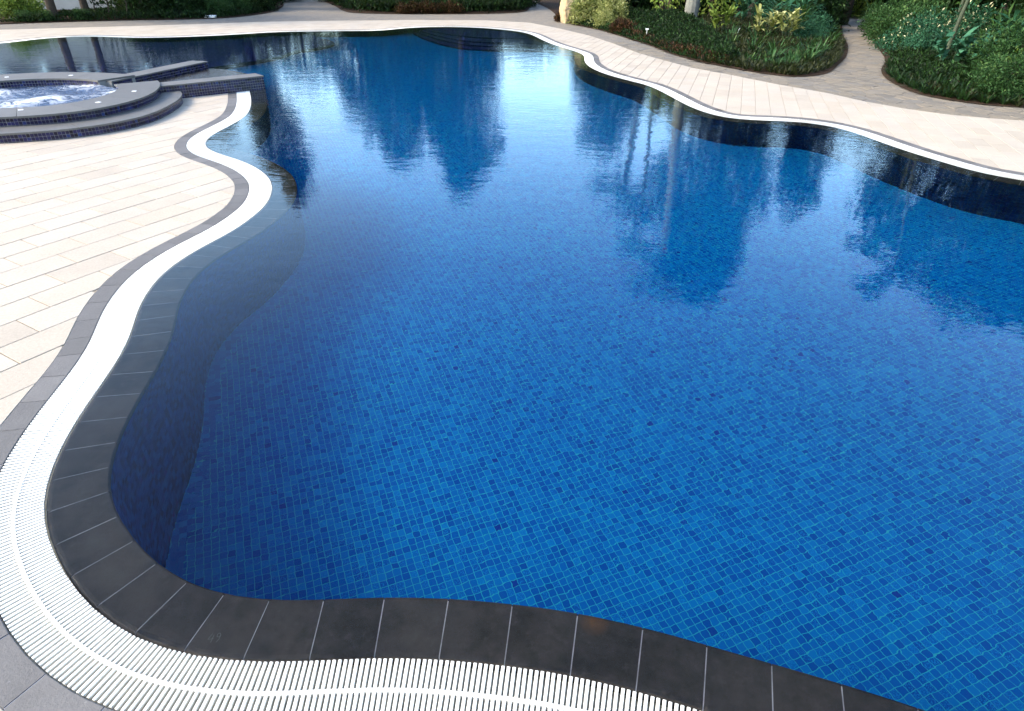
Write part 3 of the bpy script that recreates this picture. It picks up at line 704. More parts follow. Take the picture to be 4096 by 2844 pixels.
def grating(s0, s1, label, n_single):
    root = empty('drain_grating', (*lp([(s0 + s1) / 2], .14)[0], 0))
    tag(root, label, 'drain grating', 'overflow gratings')
    pitch = .0238
    ns = int((s1 - s0) / pitch)
    s = s0 + (np.arange(ns) + .5) * pitch
    ci = lp(s, W_GRATE / 2); e = lp(s, W_GRATE) - lp(s, 0); e /= np.linalg.norm(e, axis=1)[:, None]
    side = np.c_[-e[:, 1], e[:, 0]]
    hl = (W_GRATE - .010) / 2
    # one bar: rounded top, 16 faces
    px = [(-.0066, -.015), (-.0074, -.004), (-.0054, -.0012), (.0054, -.0012), (.0074, -.004), (.0066, -.015)]
    bv = np.array([(x, y * hl, z) for y in (-1, 1) for x, z in px])
    bf = [(i, i + 6, (i + 1) % 6 + 6, (i + 1) % 6) for i in range(6)] + [(5, 4, 3, 2, 1, 0), (6, 7, 8, 9, 10, 11)]
    bar_me = make_mesh('bar', bv, bf, M['plastic'])
    single = np.zeros(ns, bool)
    if n_single:
        dist = np.linalg.norm(ci - (-.6, .6), axis=1)
        vis = np.abs(ci[:, 0]) < .83 * ci[:, 1] + .45
        dist[~vis] += 100
        single[np.argsort(dist)[:n_single]] = True
    off = np.array(root.location)[:2]
    for a in np.nonzero(single)[0]:
        o = bpy.data.objects.new('bar', bar_me)
        o.location = (ci[a, 0] - off[0], ci[a, 1] - off[1], random.uniform(-.0006, .0006)); o.rotation_euler = (0, 0, math.atan2(e[a, 1], e[a, 0]) - math.pi / 2 + random.uniform(-.006, .006))
        link(o, root)
    r_ = np.nonzero(~single)[0]
    if len(r_):
        V = (bv[None, :, 0, None] * side[r_][:, None, :] + bv[None, :, 1, None] * e[r_][:, None, :])
        V = np.concatenate([V + (ci[r_] - off)[:, None], np.broadcast_to(bv[None, :, 2, None], (len(r_), 12, 1))], 2).reshape(-1, 3)
        F = []
        q4 = np.array([x for x in bf if len(x) == 4] + [(0, 1, 4, 5), (1, 2, 3, 4), (11, 10, 7, 6), (10, 9, 8, 7)])
        F = (q4[None] + (np.arange(len(r_)) * 12)[:, None, None]).reshape(-1, 4)
        o = mobj('bar_field', V, F, M['plastic'], root); tag(o, kind='stuff')
    m_ = int((s1 - s0) / .08)
    v, f = ribbon_piece(s0, s1, [(W_GRATE / 2 - .008, -.02), (W_GRATE / 2 - .008, .0002), (W_GRATE / 2 + .008, .0002), (W_GRATE / 2 + .008, -.02)], m_)
    v[:, :2] -= off
    fix(mobj('spine', v, f, M['plastic'], root))
    return root
grating(.02, S_TURN, 'white slatted overflow grating snaking along the near left edge of the pool', 300)
grating(S_TURN + .012, S_END, 'white slatted overflow grating following the far and right edge of the pool', 0)

# chalk figures left on the stones
def strokes(name, lines, origin, ang, size, z, wid, parent):
    ca, sa = math.cos(ang), math.sin(ang); V, F = [], []
    for ln in lines:
        for (x0, y0), (x1, y1) in zip(ln[:-1], ln[1:]):
            d = Vector((x1 - x0, y1 - y0)); nl = Vector((-d.y, d.x)).normalized() * wid / size / 2
            k = len(V)
            for x, y in ((x0 + nl.x, y0 + nl.y), (x0 - nl.x, y0 - nl.y), (x1 - nl.x, y1 - nl.y), (x1 + nl.x, y1 + nl.y)):
                V.append((origin[0] + size * (x * ca - y * sa), origin[1] + size * (x * sa + y * ca), z))
            F.append((k, k + 1, k + 2, k + 3))
    o = mobj(name, V, F, M['chalk'], parent); return o
four = [(.34, 1.0), (.02, .42), (.55, .42)]; four2 = [(.50, .85), (.36, 0)]
nine = [(1.15, .75), (1.0, .98), (.82, .88), (.80, .62), (.98, .52), (1.14, .72), (1.06, .3), (.86, 0)]
strokes('chalk_figures', [four, four2, nine], (-1.30, 1.588), R(8), .045, -.0112, .0016, coping)
strokes('chalk_squiggle', [[(0, .2), (.4, .6), (.2, 1), (.6, .8), (.8, .3), (1.1, .9)]], (-3.215, 3.625), R(20), .05, .0016, .0035, border)

# ================================================================ paving
def paving(name, poly, origin, ang, L, Wd, gap, key, n_single, zjit=.0012):
    poly = np.asarray(poly, float)
    if area2(poly) < 0: poly = poly[::-1]
    deck = sheet(name, poly, -.008, M['joint'])
    ca, sa = math.cos(ang), math.sin(ang)
    loc = np.c_[(poly[:, 0] - origin[0]) * ca + (poly[:, 1] - origin[1]) * sa, -(poly[:, 0] - origin[0]) * sa + (poly[:, 1] - origin[1]) * ca]
    u0, v0 = loc.min(0); u1, v1 = loc.max(0)
    edge = np.vstack([loc, loc[:1]])
    items = []
    for r_ in range(int(math.floor(v0 / Wd)), int(math.ceil(v1 / Wd)) + 1):
        sh = .5 * (r_ % 2) * L + random.uniform(-.03, .03)
        us = np.arange(math.floor((u0 - sh) / L) - 1, math.ceil((u1 - sh) / L) + 1)
        cen = np.c_[us * L + sh + L / 2, np.full(len(us), (r_ + .5) * Wd)]
        ins = inside(cen, loc); dist = seg_dist(cen, edge)
        for q in range(len(us)):
            rad = .5 * math.hypot(L, Wd)
            a0 = us[q] * L + sh
            rect = [(a0 + gap, r_ * Wd + gap), (a0 + L - gap, r_ * Wd + gap), (a0 + L - gap, (r_ + 1) * Wd - gap), (a0 + gap, (r_ + 1) * Wd - gap)]
            if dist[q] > rad:
                if not ins[q]: continue
                pg = rect
            else:
                pg = tidy(clip(loc, rect))
                if len(pg) < 3 or abs(area2(pg)) < .0015: continue
            pg = np.array(pg)
            w = np.c_[origin[0] + pg[:, 0] * ca - pg[:, 1] * sa, origin[1] + pg[:, 0] * sa + pg[:, 1] * ca]
            items.append(w)
    items.sort(key=lambda w: key(w.mean(0)))
    V, F, T = [], [], []
    kk = 0
    for q, w in enumerate(items):
        z = random.uniform(-zjit, zjit)
        v, f = prism(w, -.03, z, bevel=.003)
        if q < n_single:
            mobj('paver', v, f, M['paver'], deck)
        else:
            V.append(v); F += [tuple(i + kk for i in ff) for ff in f]; T.append(np.full(len(v), random.random())); kk += len(v)
    if V:
        o = mobj('paver_field', np.vstack(V), F, M['paver'], deck, tone=np.concatenate(T)); tag(o, kind='stuff')
    return deck
sA = ARC[(ARC < S_NEAR1 + 1.2)]
A1 = lp(sA, W_GRATE + W_BORDER)
terr = np.vstack([A1, [(A1[-1][0] + .3, -.6), (-6.5, -.6), (-10.6, 5.0), (-12.2, 9.0), (-12.4, 12.4), (-9.2, 13.2), (-7.0, 13.6), (-6.3, 14.2)]])
def vkey(c):
    d = math.hypot(*c)
    return d + (60 if abs(c[0]) > .84 * c[1] + .5 or c[1] < .9 else 0)
paving('pool_terrace', terr, (-4.612, 6.795), R(60.2), .612, .352, .0042, vkey, 300)
sB = ARC[(ARC > S_TURN - 1.0)]
A2 = lp(sB, W_GRATE + W_BORDER)
deckp = np.vstack([A2, [(-25, 17.5)], DECK_LINE, [(13, 6.0)]])
paving('pool_deck', deckp, (4.57, 13.39), R(72.5), .60, .284, .0030, vkey, 300)

# flagstones on the garden path
fp = np.vstack([DECK_LINE[::-1][:13], np.array([(4.2, 26.4), (4.67, 24.0), (4.99, 21.6), (5.41, 20.2), (5.8, 19.35), (6.35, 18.4), (6.88, 17.75), (7.48, 17.63), (8.4, 18.33), (9.4, 19.98), (10.59, 22.11), (12.03, 25.24), (13.64, 29.28)]), BED_R2[3:13], [(12.8, 13.35)]])
if area2(fp) < 0: fp = fp[::-1]
lo, hi = fp.min(0), fp.max(0)
cand = []
r2 = np.random.default_rng(3)
tries = r2.uniform(lo, hi, (9000, 2))
ok = inside(tries, fp) | (seg_dist(tries, np.vstack([fp, fp[:1]])) < .15)
for q in tries[ok]:
    dmin = .20 + .10 * r2.random()
    if all((q[0] - c[0]) ** 2 + ((q[1] - c[1])) ** 2 > dmin * dmin for c in cand): cand.append(q)
cand = np.array(cand)
flags = []
for q in cand:
    d = np.linalg.norm(cand - q, axis=1); nb = np.argsort(d)[1:18]
    cell = [(q[0] - .5, q[1] - .5), (q[0] + .5, q[1] - .5), (q[0] + .5, q[1] + .5), (q[0] - .5, q[1] + .5)]
    for j in nb:
        m_ = (q + cand[j]) / 2; nn = cand[j] - q; nn = nn / np.linalg.norm(nn); m_ = m_ - nn * .011
        tt = np.array((-nn[1], nn[0]))
        a, b = m_ - tt * 3, m_ + tt * 3
        # half plane on q's side as a big convex quad
        quad = [tuple(a), tuple(b), tuple(b - nn * 6), tuple(a - nn * 6)]
        if area2(quad) < 0: quad = quad[::-1]
        cell = clip(cell, quad)
        if len(cell) < 3: break
    if len(cell) < 3: continue
    cell = tidy(cell, .02)
    if len(cell) < 3: continue
    cell = np.array(cell)
    if area2(cell) < 0: cell = cell[::-1]
    if seg_dist(cell, np.vstack([fp, fp[:1]])).min() < .02 or not inside(cell, fp).all():
        c2 = tidy(clip(fp, cell), .02)
        if len(c2) < 3 or abs(area2(c2)) < .006: continue
        cell = np.array(c2)
        if area2(cell) < 0: cell = cell[::-1]
    flags.append(cell)
flags.sort(key=lambda w: vkey(w.mean(0)))
V, F, T, kk = [], [], [], 0
for q, w in enumerate(flags):
    v, f = prism(w, -.04, -.005 + random.uniform(-.003, .003), bevel=.004)
    if q < 300: mobj('flagstone', v, f, M['flag'], PATH)
    else:
        V.append(v); F += [tuple(i + kk for i in ff) for ff in f]; T.append(np.full(len(v), random.random())); kk += len(v)
if V:
    o = mobj('flagstone_field', np.vstack(V), F, M['flag'], PATH, tone=np.concatenate(T)); tag(o, kind='stuff')

# ================================================================ spa
SC = np.array([-9.2, 12.2])
RI = np.array([1.705, 1.69, 1.686, 1.685, 1.674, 1.634, 1.62, 1.616, 1.597, 1.59, 1.59, 1.59, 1.595, 1.6, 1.6, 1.609, 1.643, 1.649, 1.653, 1.664, 1.67, 1.681, 1.693, 1.696, 1.691, 1.661, 1.623, 1.62, 1.62, 1.62, 1.62, 1.62, 1.62, 1.62, 1.62, 1.62, 1.62, 1.62, 1.62, 1.62, 1.62, 1.62, 1.62, 1.62, 1.62, 1.619, 1.587, 1.499, 1.476, 1.474, 1.485, 1.601, 1.684, 1.71, 1.74, 1.745, 1.724, 1.717, 1.714, 1.712])
RO = np.array([2.414, 2.383, 2.367, 2.362, 2.361, 2.363, 2.375, 2.411, 2.42, 2.42, 2.42, 2.417, 2.4, 2.393, 2.392, 2.396, 2.436, 2.481, 2.492, 2.51, 2.532, 2.569, 2.592, 2.593, 2.566, 2.458, 2.421, 2.42, 2.42, 2.42, 2.42, 2.42, 2.42, 2.42, 2.42, 2.42, 2.42, 2.42, 2.42, 2.42, 2.42, 2.42, 2.42, 2.42, 2.42, 2.42, 2.412, 2.31, 2.228, 2.219, 2.247, 2.352, 2.445, 2.497, 2.525, 2.53, 2.522, 2.487, 2.471, 2.456])
RS = np.array([2.793, 2.762, 2.751, 2.745, 2.739, 2.713, 2.601, 2.552, 2.55, 2.55, 2.55, 2.55, 2.55, 2.55, 2.55, 2.55, 2.55, 2.55, 2.55, 2.55, 2.55, 2.55, 2.55, 2.55, 2.55, 2.55, 2.55, 2.55, 2.55, 2.55, 2.55, 2.55, 2.55, 2.55, 2.55, 2.55, 2.55, 2.55, 2.55, 2.55, 2.55, 2.55, 2.55, 2.55, 2.55, 2.55, 2.556, 2.638, 2.708, 2.727, 2.766, 2.854, 2.94, 3.002, 3.043, 3.06, 3.052, 3.014, 2.909, 2.824])
def psm(a, k=2):
    for _ in range(k): a = .25 * np.roll(a, 1) + .5 * a + .25 * np.roll(a, -1)
    return a
RI, RO, RS = psm(RI, 4), psm(RO, 4), psm(RS, 3)
TH60 = np.arange(0, 420, 6.0)
def pr(tab, th, d=0.0):
    th = np.asarray(th, float) % 360
    r_ = np.interp(th, TH60, np.concatenate([tab, tab[:10]])) + d
    a = np.radians(th)
    return SC + np.c_[r_ * np.cos(a), r_ * np.sin(a)]
Z_RIM, Z_STEP, Z_SPA = .30, .15, .165
spa = empty('raised_spa', (SC[0], SC[1], 0)); tag(spa, 'raised round spa with grey stone rim and navy tiled sides, full of foaming water', 'spa')
def ring_piece(tab0, d0, tab1, d1, th0, th1, z0, z1, nsub):
    th = np.linspace(th0, th1, nsub + 1); n = nsub + 1
    a, b = pr(tab0, th, d0), pr(tab1, th, d1)
    v = np.vstack([np.c_[a, np.full(n, z0)], np.c_[a, np.full(n, z1)], np.c_[b, np.full(n, z1)], np.c_[b, np.full(n, z0)]])
    f = []
    for i in range(nsub):
        for k in range(4):
            k2 = (k + 1) % 4
            f.append((k * n + i, k * n + i + 1, k2 * n + i + 1, k2 * n + i))
    f.append((0, n, 2 * n, 3 * n)); f.append((3 * n + nsub, 2 * n + nsub, n + nsub, nsub))
    v[:, :2] -= SC
    return v, f
# rim stones run from the spillway opening round to its other side
cuts = np.linspace(64.5, 400, 15); rims = []
for a, b in zip(cuts[:-1], cuts[1:]):
    v, f = ring_piece(RI, -.012, RO, .012, a + .07, b - .07, Z_RIM - .032, Z_RIM, 9)
    rims.append((a, b, fix(mobj('rim_stone', v, f, M['spa_stone'], spa))))
v, f = ring_piece(RI, 0, RO, -.008, 64.5, 400, -.9, Z_RIM - .033, 80)
spa_wall = fix(mobj('wall', v, f, M['spa_grout'], spa))
cuts = np.linspace(215, 397, 8)
for a, b in zip(cuts[:-1], cuts[1:]):
    v, f = ring_piece(RO, -.05, RS, .010, a + .07, b - .07, Z_STEP - .030, Z_STEP, 9)
    fix(mobj('step_tread', v, f, M['spa_stone'], spa))
v, f = ring_piece(RO, -.05, RS, -.008, 215, 397, -.02, Z_STEP - .031, 60)
step_wall = fix(mobj('step_wall', v, f, M['spa_grout'], spa))
def ring_wall_tiles(tab, d, th0, th1, ztop, zbot, sgn=1):
    """tiles on a vertical ring face; returns centres, axes"""
    th = np.linspace(th0, th1, 2400); q = pr(tab, th, d)
    L = np.concatenate([[0], np.cumsum(np.linalg.norm(np.diff(q, axis=0), axis=1))])
    PT = .052; ns = int(L[-1] / PT)
    s = (np.arange(ns) + .5) * PT
    x = np.c_[np.interp(s, L, q[:, 0]), np.interp(s, L, q[:, 1])]
    a = np.c_[np.interp(s + .01, L, q[:, 0]), np.interp(s + .01, L, q[:, 1])] - np.c_[np.interp(s - .01, L, q[:, 0]), np.interp(s - .01, L, q[:, 1])]
    a /= np.linalg.norm(a, axis=1)[:, None]
    nrm = np.c_[a[:, 1], -a[:, 0]] * sgn
    C_, A_, N_, H_ = [], [], [], []
    z = ztop
    while z > zbot + .008:
        h = min(PT, z - zbot)
        C_.append(np.c_[x, np.full(ns, z - h / 2)]); A_.append(np.c_[a, np.zeros(ns)]); N_.append(np.c_[nrm, np.zeros(ns)]); H_.append(np.full(ns, h / 2 - .0025))
        z -= PT
    return np.vstack(C_), np.vstack(A_), np.vstack(N_), np.concatenate(H_)
def place_tiles(parent, sets, n_single, name='wall_tile', off=(0, 0)):
    C_ = np.vstack([s[0] for s in sets]); A_ = np.vstack([s[1] for s in sets]); N_ = np.vstack([s[2] for s in sets]); H_ = np.concatenate([s[3] for s in sets])
    tocam = np.array((0, 0, 2.5)) - C_; dd = np.linalg.norm(tocam, axis=1)
    face = (tocam * N_).sum(1) / dd
    size = np.clip(face, 0, 1) * H_ / dd ** 2 * ((np.abs(C_[:, 0]) < .84 * C_[:, 1] - .2 * (C_[:, 1] < 0)))
    order = np.argsort(-size)
    up = np.array((0, 0, 1.0))
    meshes = {}
    single = order[:n_single]
    for a in single:
        key = round(float(H_[a]), 4)
        if key not in meshes:
            v, f = boxes([(0, 0, 0)], [(1, 0, 0)], [(0, 0, 1)], [(0, -1, 0)], .0235, key, .004)
            meshes[key] = make_mesh(name, v, f, M['navy_tile'])
        o = bpy.data.objects.new(name, meshes[key])
        o.location = (C_[a, 0] - off[0], C_[a, 1] - off[1], C_[a, 2])
        o.rotation_euler = (0, 0, math.atan2(N_[a, 0], -N_[a, 1]))
        link(o, parent)
    r_ = order[n_single:]
    if len(r_):
        v, f = boxes(C_[r_] - (off[0], off[1], 0), A_[r_], np.tile(up, (len(r_), 1)), N_[r_], .0235, H_[r_], .004)
        tn = np.repeat(rng.random(len(r_)), 8)
        o = mobj(name + '_field', v, f, M['navy_tile'], parent, tone=tn); tag(o, kind='stuff')
place_tiles(step_wall, [ring_wall_tiles(RS, -.0100, 235, 396.5, Z_STEP - .031, .0)], 160, off=SC)
place_tiles(spa_wall, [ring_wall_tiles(RO, -.0100, 225, 399.5, Z_RIM - .033, Z_STEP), ring_wall_tiles(RO, -.0100, 65, 200, Z_RIM - .033, -.05), ring_wall_tiles(RI, .0020, 65, 400, Z_RIM - .033, Z_SPA - .06, -1)], 200, off=SC)
for lx, ly in ((-8.14, 10.74), (-7.26, 11.44), (-7.20, 12.52), (-9.41, 14.2), (-10.53, 13.86)):
    v, f = prism([(-.036, -.036), (.036, -.036), (.036, .036), (-.036, .036)], 0, .004, bevel=.002)
    th_ = math.degrees(math.atan2(ly - SC[1], lx - SC[0])) % 360
    host = [r_[2] for r_ in rims if r_[0] <= th_ < r_[1] or r_[0] <= th_ + 360 < r_[1]]
    o = mobj('rim_light', v, f, M['white'], host[0] if host else spa); o.location = (lx - SC[0], ly - SC[1], Z_RIM); o.rotation_euler = (0, 0, math.atan2(ly - SC[1], lx - SC[0]))
# churning water: a real, uneven surface
from mathutils import noise as mn
V, F, T = [], [], []
nr_, na_ = 34, 120
for i in range(nr_ + 1):
    for j in range(na_):
        a = 6.28318 * j / na_; rr = (RI.mean() + .03) * (i / nr_) ** .8
        x, y = rr * math.cos(a), rr * math.sin(a)
        q = mn.fractal(Vector((x * 2.6, y * 2.6, 1.3)), .8, 2.1, 4)
        boil = max(0, mn.noise(Vector((x * 1.1 + 4, y * 1.1, 5.1))) + .12)
        near_open = math.exp(-((math.degrees(a) - 40) % 360 - 0) ** 2 / 900) if rr > .9 else 0
        V.append((x, y, q * .028 + boil * .05)); T.append(min(1, .08 + boil * .62) * (1 - .8 * near_open))
for i in range(nr_):
    for j in range(na_):
        F.append((i * na_ + j, (i + 1) * na_ + j, (i + 1) * na_ + (j + 1) % na_, i * na_ + (j + 1) % na_))
o = mobj('spa_water', V, np.array(F), M['foam'], None, tone=np.array(T), smooth=True); o.location = (SC[0], SC[1], Z_SPA); tag(o, kind='structure')

# ================================================================ spillway: two low walls and the wet ledge between them
def low_wall(p0, p1, thick, z0, z1, label, faces_front, zbot_tiles, n_single):
    p0, p1 = np.array(p0), np.array(p1)
    d = p1 - p0; L = np.linalg.norm(d); d /= L; nl = np.array((-d[1], d[0]))     # wall lies to the left of p0->p1
    root = empty('low_wall', (p0[0], p0[1], 0)); tag(root, label, 'low wall', 'low walls of the spillway')
    rect = lambda e: [-d * 0 - nl * e, d * (L + e) - nl * e, d * (L + e) + nl * (thick + e), -d * 0 + nl * (thick + e)]
    v, f = prism(rect(-.004), z0, z1 - .026); core = mobj('wall', v, f, M['spa_grout'], root)
    # cap of several stones
    cuts = np.linspace(0, L + .012, max(3, int(L / .6)) + 1)
    for a, b in zip(cuts[:-1], cuts[1:]):
        pg = [d * (a + .0015) - nl * .012, d * (b - .0015) - nl * .012, d * (b - .0015) + nl * (thick + .012), d * (a + .0015) + nl * (thick + .012)]
        v, f = prism(pg, z1 - .025, z1, bevel=.004); mobj('cap_stone', v, f, M['spa_stone'], root)
    def face(o, dirv, length, nrm, zb):
        PT = .052; ns = int(length / PT); s = length - (np.arange(ns) + .5) * PT
        x = o + np.outer(s, dirv); C_, H_ = [], []
        z = z1 - .027
        while z > zb + .008:
            h = min(PT, z - zb); C_.append(np.c_[x, np.full(ns, z - h / 2)]); H_.append(np.full(ns, h / 2 - .0025)); z -= PT
        C_ = np.vstack(C_); n_ = len(C_)
        return C_, np.tile((*dirv, 0), (n_, 1)), np.tile((*nrm, 0), (n_, 1)), np.concatenate(H_)
    sets = [face(p0 + nl * .0062, d, L, -nl, zbot_tiles), face(p1 - d * .0062, nl, thick, d, -.35), face(p0 + nl * (thick - .0062), d, L, nl, -.3)]
    place_tiles(core, sets, n_single, off=p0)
    return root
low_wall((-7.42, 12.98), (-5.54, 14.74), .42, -DEPTH, .27, 'low navy tiled wall with pale stone cap jutting into the pool, nearer of two', True, -.03, 200)
low_wall((-8.32, 13.75), (-7.63, 16.78), .42, -DEPTH, .27, 'low navy tiled wall with pale stone cap behind the spillway ledge, farther of two', True, .08, 160)
lp_ = [(-8.3, 13.85), (-7.60, 13.1), (-5.85, 14.75), (-5.80, 15.1), (-5.95, 15.45), (-6.15, 15.75), (-6.39, 16.04), (-6.8, 16.4), (-7.24, 16.69), (-7.6, 16.8), (-7.64, 16.6)]
led = empty('spillway_ledge', (-7, 15, 0)); tag(led, 'dark wet stone ledge carrying water from the spa between two low walls', 'ledge')
pl = np.array(lp_) - (-7, 15)
if area2(pl) < 0: pl = pl[::-1]
v, f = prism(pl, .06, .11, bevel=.006); mobj('ledge_slab', v, f, M['ledge'], led)
navy_prism('ledge_wall', pl, -DEPTH, .06, M['navy_field'], led)
# ================================================================ vegetation builders
ORD = ['leftmost', 'second', 'third', 'fourth', 'fifth', 'sixth', 'seventh', 'eighth', 'ninth', 'tenth', 'eleventh', 'twelfth', 'thirteenth', 'fourteenth', 'fifteenth', 'sixteenth', 'seventeenth', 'eighteenth', 'nineteenth', 'twentieth', 'twenty-first', 'twenty-second', 'twenty-third', 'twenty-fourth']
def by_order(group, text):
    """single out alike things by their order from the left as the photograph shows them"""
    obs = [o for o in bpy.data.objects if o.get('group') == group and o.parent is None]
    obs.sort(key=lambda o: o.location.x / o.location.y)
    for i, o in enumerate(obs):
        o['label'] = text.format(ORD[i] if i == 0 else ORD[i] + ' from the left')

def unit(a):
    return a / np.maximum(np.linalg.norm(a, axis=-1, keepdims=True), 1e-9)
def leaves(base, dirv, L, W, g, fold=.12):
    """diamond leaves folded along the rib: 4 verts, 2 triangles each"""
    n = len(base); dirv = unit(dirv)
    ref = np.tile((0, 0, 1.0), (n, 1)) + g.normal(0, .45, (n, 3))
    side = unit(np.cross(dirv, ref)); nrm = np.cross(side, dirv)
    L = np.broadcast_to(L, (n,))[:, None]; W = np.broadcast_to(W, (n,))[:, None]
    m = base + dirv * L * .45 + nrm * L * fold
    v = np.stack([base, m + side * W / 2, base + dirv * L - nrm * L * fold * .4, m - side * W / 2], 1).reshape(-1, 3)
    f = (np.array([(0, 1, 2, 3)])[None] + (np.arange(n) * 4)[:, None, None]).reshape(-1, 4)
    return v, f
def straps(base, az, el, L, W, droop, seg=4):
    """arching strap leaves"""
    n = len(base); t = np.linspace(0, 1, seg + 1)
    h = np.c_[np.cos(az), np.sin(az)]
    s = np.c_[-np.sin(az), np.cos(az)]
    L = np.broadcast_to(L, (n,)); W = np.broadcast_to(W, (n,)); droop = np.broadcast_to(droop, (n,)); el = np.broadcast_to(el, (n,))
    r = L[:, None] * t[None] * np.cos(el)[:, None] * (1 + .25 * droop[:, None] * t[None])
    z = L[:, None] * (t[None] * np.sin(el)[:, None] - droop[:, None] * t[None] ** 2.2)
    w = W[:, None] * np.interp(t, [0, .35, .7, 1], [.55, 1, .8, .06])[None] / 2
    c = np.concatenate([base[:, None, :2] + h[:, None] * r[..., None], (base[:, 2:3] + z)[..., None]], 2)
    sd = np.concatenate([s, np.zeros((n, 1))], 1)[:, None] * w[..., None]
    up = np.zeros_like(c); up[..., 2] = w * .35
    v = np.stack([c + sd + up, c - sd + up], 2).reshape(-1, 3)
    m_ = 2 * (seg + 1)
    q = np.array([(2 * i, 2 * i + 1, 2 * i + 3, 2 * i + 2) for i in range(seg)])
    f = (q[None] + (np.arange(n) * m_)[:, None, None]).reshape(-1, 4)
    return v, f, m_
def cat(parts):
    V, F, T, k = [], [], [], 0
    for v, f, t_ in parts:
        V.append(v); F.append(f + k); T.append(t_); k += len(v)
    return np.vstack(V), np.vstack(F), np.concatenate(T)
def tube(pts, rad, ns=8):
    pts = np.asarray(pts, float); rad = np.asarray(rad, float); V = []
    for i, p in enumerate(pts):
        d = pts[min(i + 1, len(pts) - 1)] - pts[max(i - 1, 0)]; d = d / (np.linalg.norm(d) + 1e-9)
        a = np.cross(d, (0.31, .95, .05)); a /= np.linalg.norm(a); b = np.cross(d, a)
        for j in range(ns):
            t_ = 6.28318 * j / ns; V.append(p + rad[i] * (a * math.cos(t_) + b * math.sin(t_)))
    F = [(i * ns + j, i * ns + (j + 1) % ns, (i + 1) * ns + (j + 1) % ns, (i + 1) * ns + j) for i in range(len(pts) - 1) for j in range(ns)]
    return np.array(V), np.array(F)

def clump_leaves(centres, rads, per, L, W, g, up=.35, flat=.8):
    """leaf clumps: leaves sit on the shell of small irregular blobs and point outwards"""
    n = len(centres); N = n * per
    d = unit(g.normal(0, 1, (N, 3))); rr = g.uniform(.45, 1.0, N) ** .7
    c = np.repeat(centres, per, axis=0); r = np.repeat(rads, per)
    b = c + d * (r * rr)[:, None] * (1, 1, flat)
    dv = d + g.normal(0, .55, (N, 3)); dv[:, 2] += up
    Ls = L * g.uniform(.6, 1.25, N); Ws = W * g.uniform(.7, 1.2, N)
    v, f = leaves(b, dv, Ls, Ws, g)
    tn = np.clip(g.normal(.45, .27, N) + np.repeat(g.normal(0, .14, n), per), 0, 1)
    return v, f, np.repeat(tn, 4)

def shrub_mesh(name, rx, ry, h, L, W, n_clump, per, mat, seed, lift=.25):
    g = np.random.default_rng(seed)
    d = unit(g.normal(0, 1, (n_clump, 3))); d[:, 2] = np.abs(d[:, 2])
    rr = g.uniform(.35, 1, n_clump) ** .5
    lump = 1 + .22 * np.sin(d[:, 0] * 5 + seed) * np.cos(d[:, 1] * 4 + seed * 2)
    c = d * rr[:, None] * lump[:, None] * (rx, ry, h * .9); c[:, 2] = np.maximum(c[:, 2], .05) + 0
    v, f, t_ = clump_leaves(c, g.uniform(.10, .2, n_clump) * (rx + h), per, L, W, g)
    v[:, 2] = np.maximum(v[:, 2], .015)
    return make_mesh(name, v, f, M[mat], tone=t_)
def stem_mesh(h, n, r, mat, seed, spread=.35):
    g = np.random.default_rng(seed); V, F, k = [], [], 0
    for i in range(n):
        a = g.uniform(0, 6.28); q = g.uniform(.2, 1) * spread
        pts = [(.05 * math.cos(a), .05 * math.sin(a), -.03), (q * .4 * math.cos(a), q * .4 * math.sin(a), h * .45), (q * math.cos(a), q * math.sin(a), h * .85)]
        v, f = tube(pts, [r, r * .7, r * .3], 5); V.append(v); F.append(f + k); k += len(v)
    return make_mesh('stem', np.vstack(V), np.vstack(F), M[mat])
SH = {}
def shrub(name, loc, label, cat_, key, scale=1.0, rz=None, group=None, sz=1.0):
    if key not in SH: raise KeyError(key)
    fm, sm = SH[key]
    root = empty(name, loc, random.uniform(0, 6.28) if rz is None else rz); tag(root, label, cat_, group)
    root.scale = (scale, scale, scale * sz)
    link(bpy.data.objects.new('foliage', fm), root)
    if sm: link(bpy.data.objects.new('stem', sm), root)
    return root
Z0 = .012
SH['dark'] = (shrub_mesh('foliage', 1.0, 1.0, 1.3, .13, .06, 130, 42, 'leaf_dark', 1), stem_mesh(1.1, 7, .03, 'bark', 1))
SH['dark2'] = (shrub_mesh('foliage', 1.0, 1.0, 1.5, .17, .075, 120, 36, 'leaf_dark', 9), stem_mesh(1.2, 7, .03, 'bark', 2))
SH['green'] = (shrub_mesh('foliage', .8, .8, 1.0, .085, .042, 120, 48, 'leaf_green', 2), stem_mesh(.9, 7, .02, 'bark', 3))
SH['jade'] = (shrub_mesh('foliage', .8, .8, 1.0, .075, .038, 120, 48, 'leaf_jade', 3), stem_mesh(.9, 7, .02, 'bark', 4))
SH['flower'] = (shrub_mesh('foliage', 1.0, 1.0, .9, .075, .045, 130, 46, 'leaf_flower', 4), stem_mesh(.7, 7, .02, 'bark', 5))
SH['gold'] = (shrub_mesh('foliage', .6, .6, 1.15, .085, .05, 110, 50, 'leaf_gold', 5), stem_mesh(1.0, 8, .02, 'bark', 6))
SH['lime'] = (shrub_mesh('foliage', .7, .7, 1.0, .10, .05, 100, 46, 'leaf_lime', 6), stem_mesh(.9, 7, .02, 'bark', 7))
SH['red'] = (shrub_mesh('foliage', .5, .5, .5, .15, .05, 70, 30, 'leaf_red', 7), stem_mesh(.4, 6, .015, 'bark', 8))
SH['bronze'] = (shrub_mesh('foliage', .9, .9, .7, .08, .035, 110, 44, 'leaf_bronze', 8), stem_mesh(.5, 6, .015, 'bark', 9))

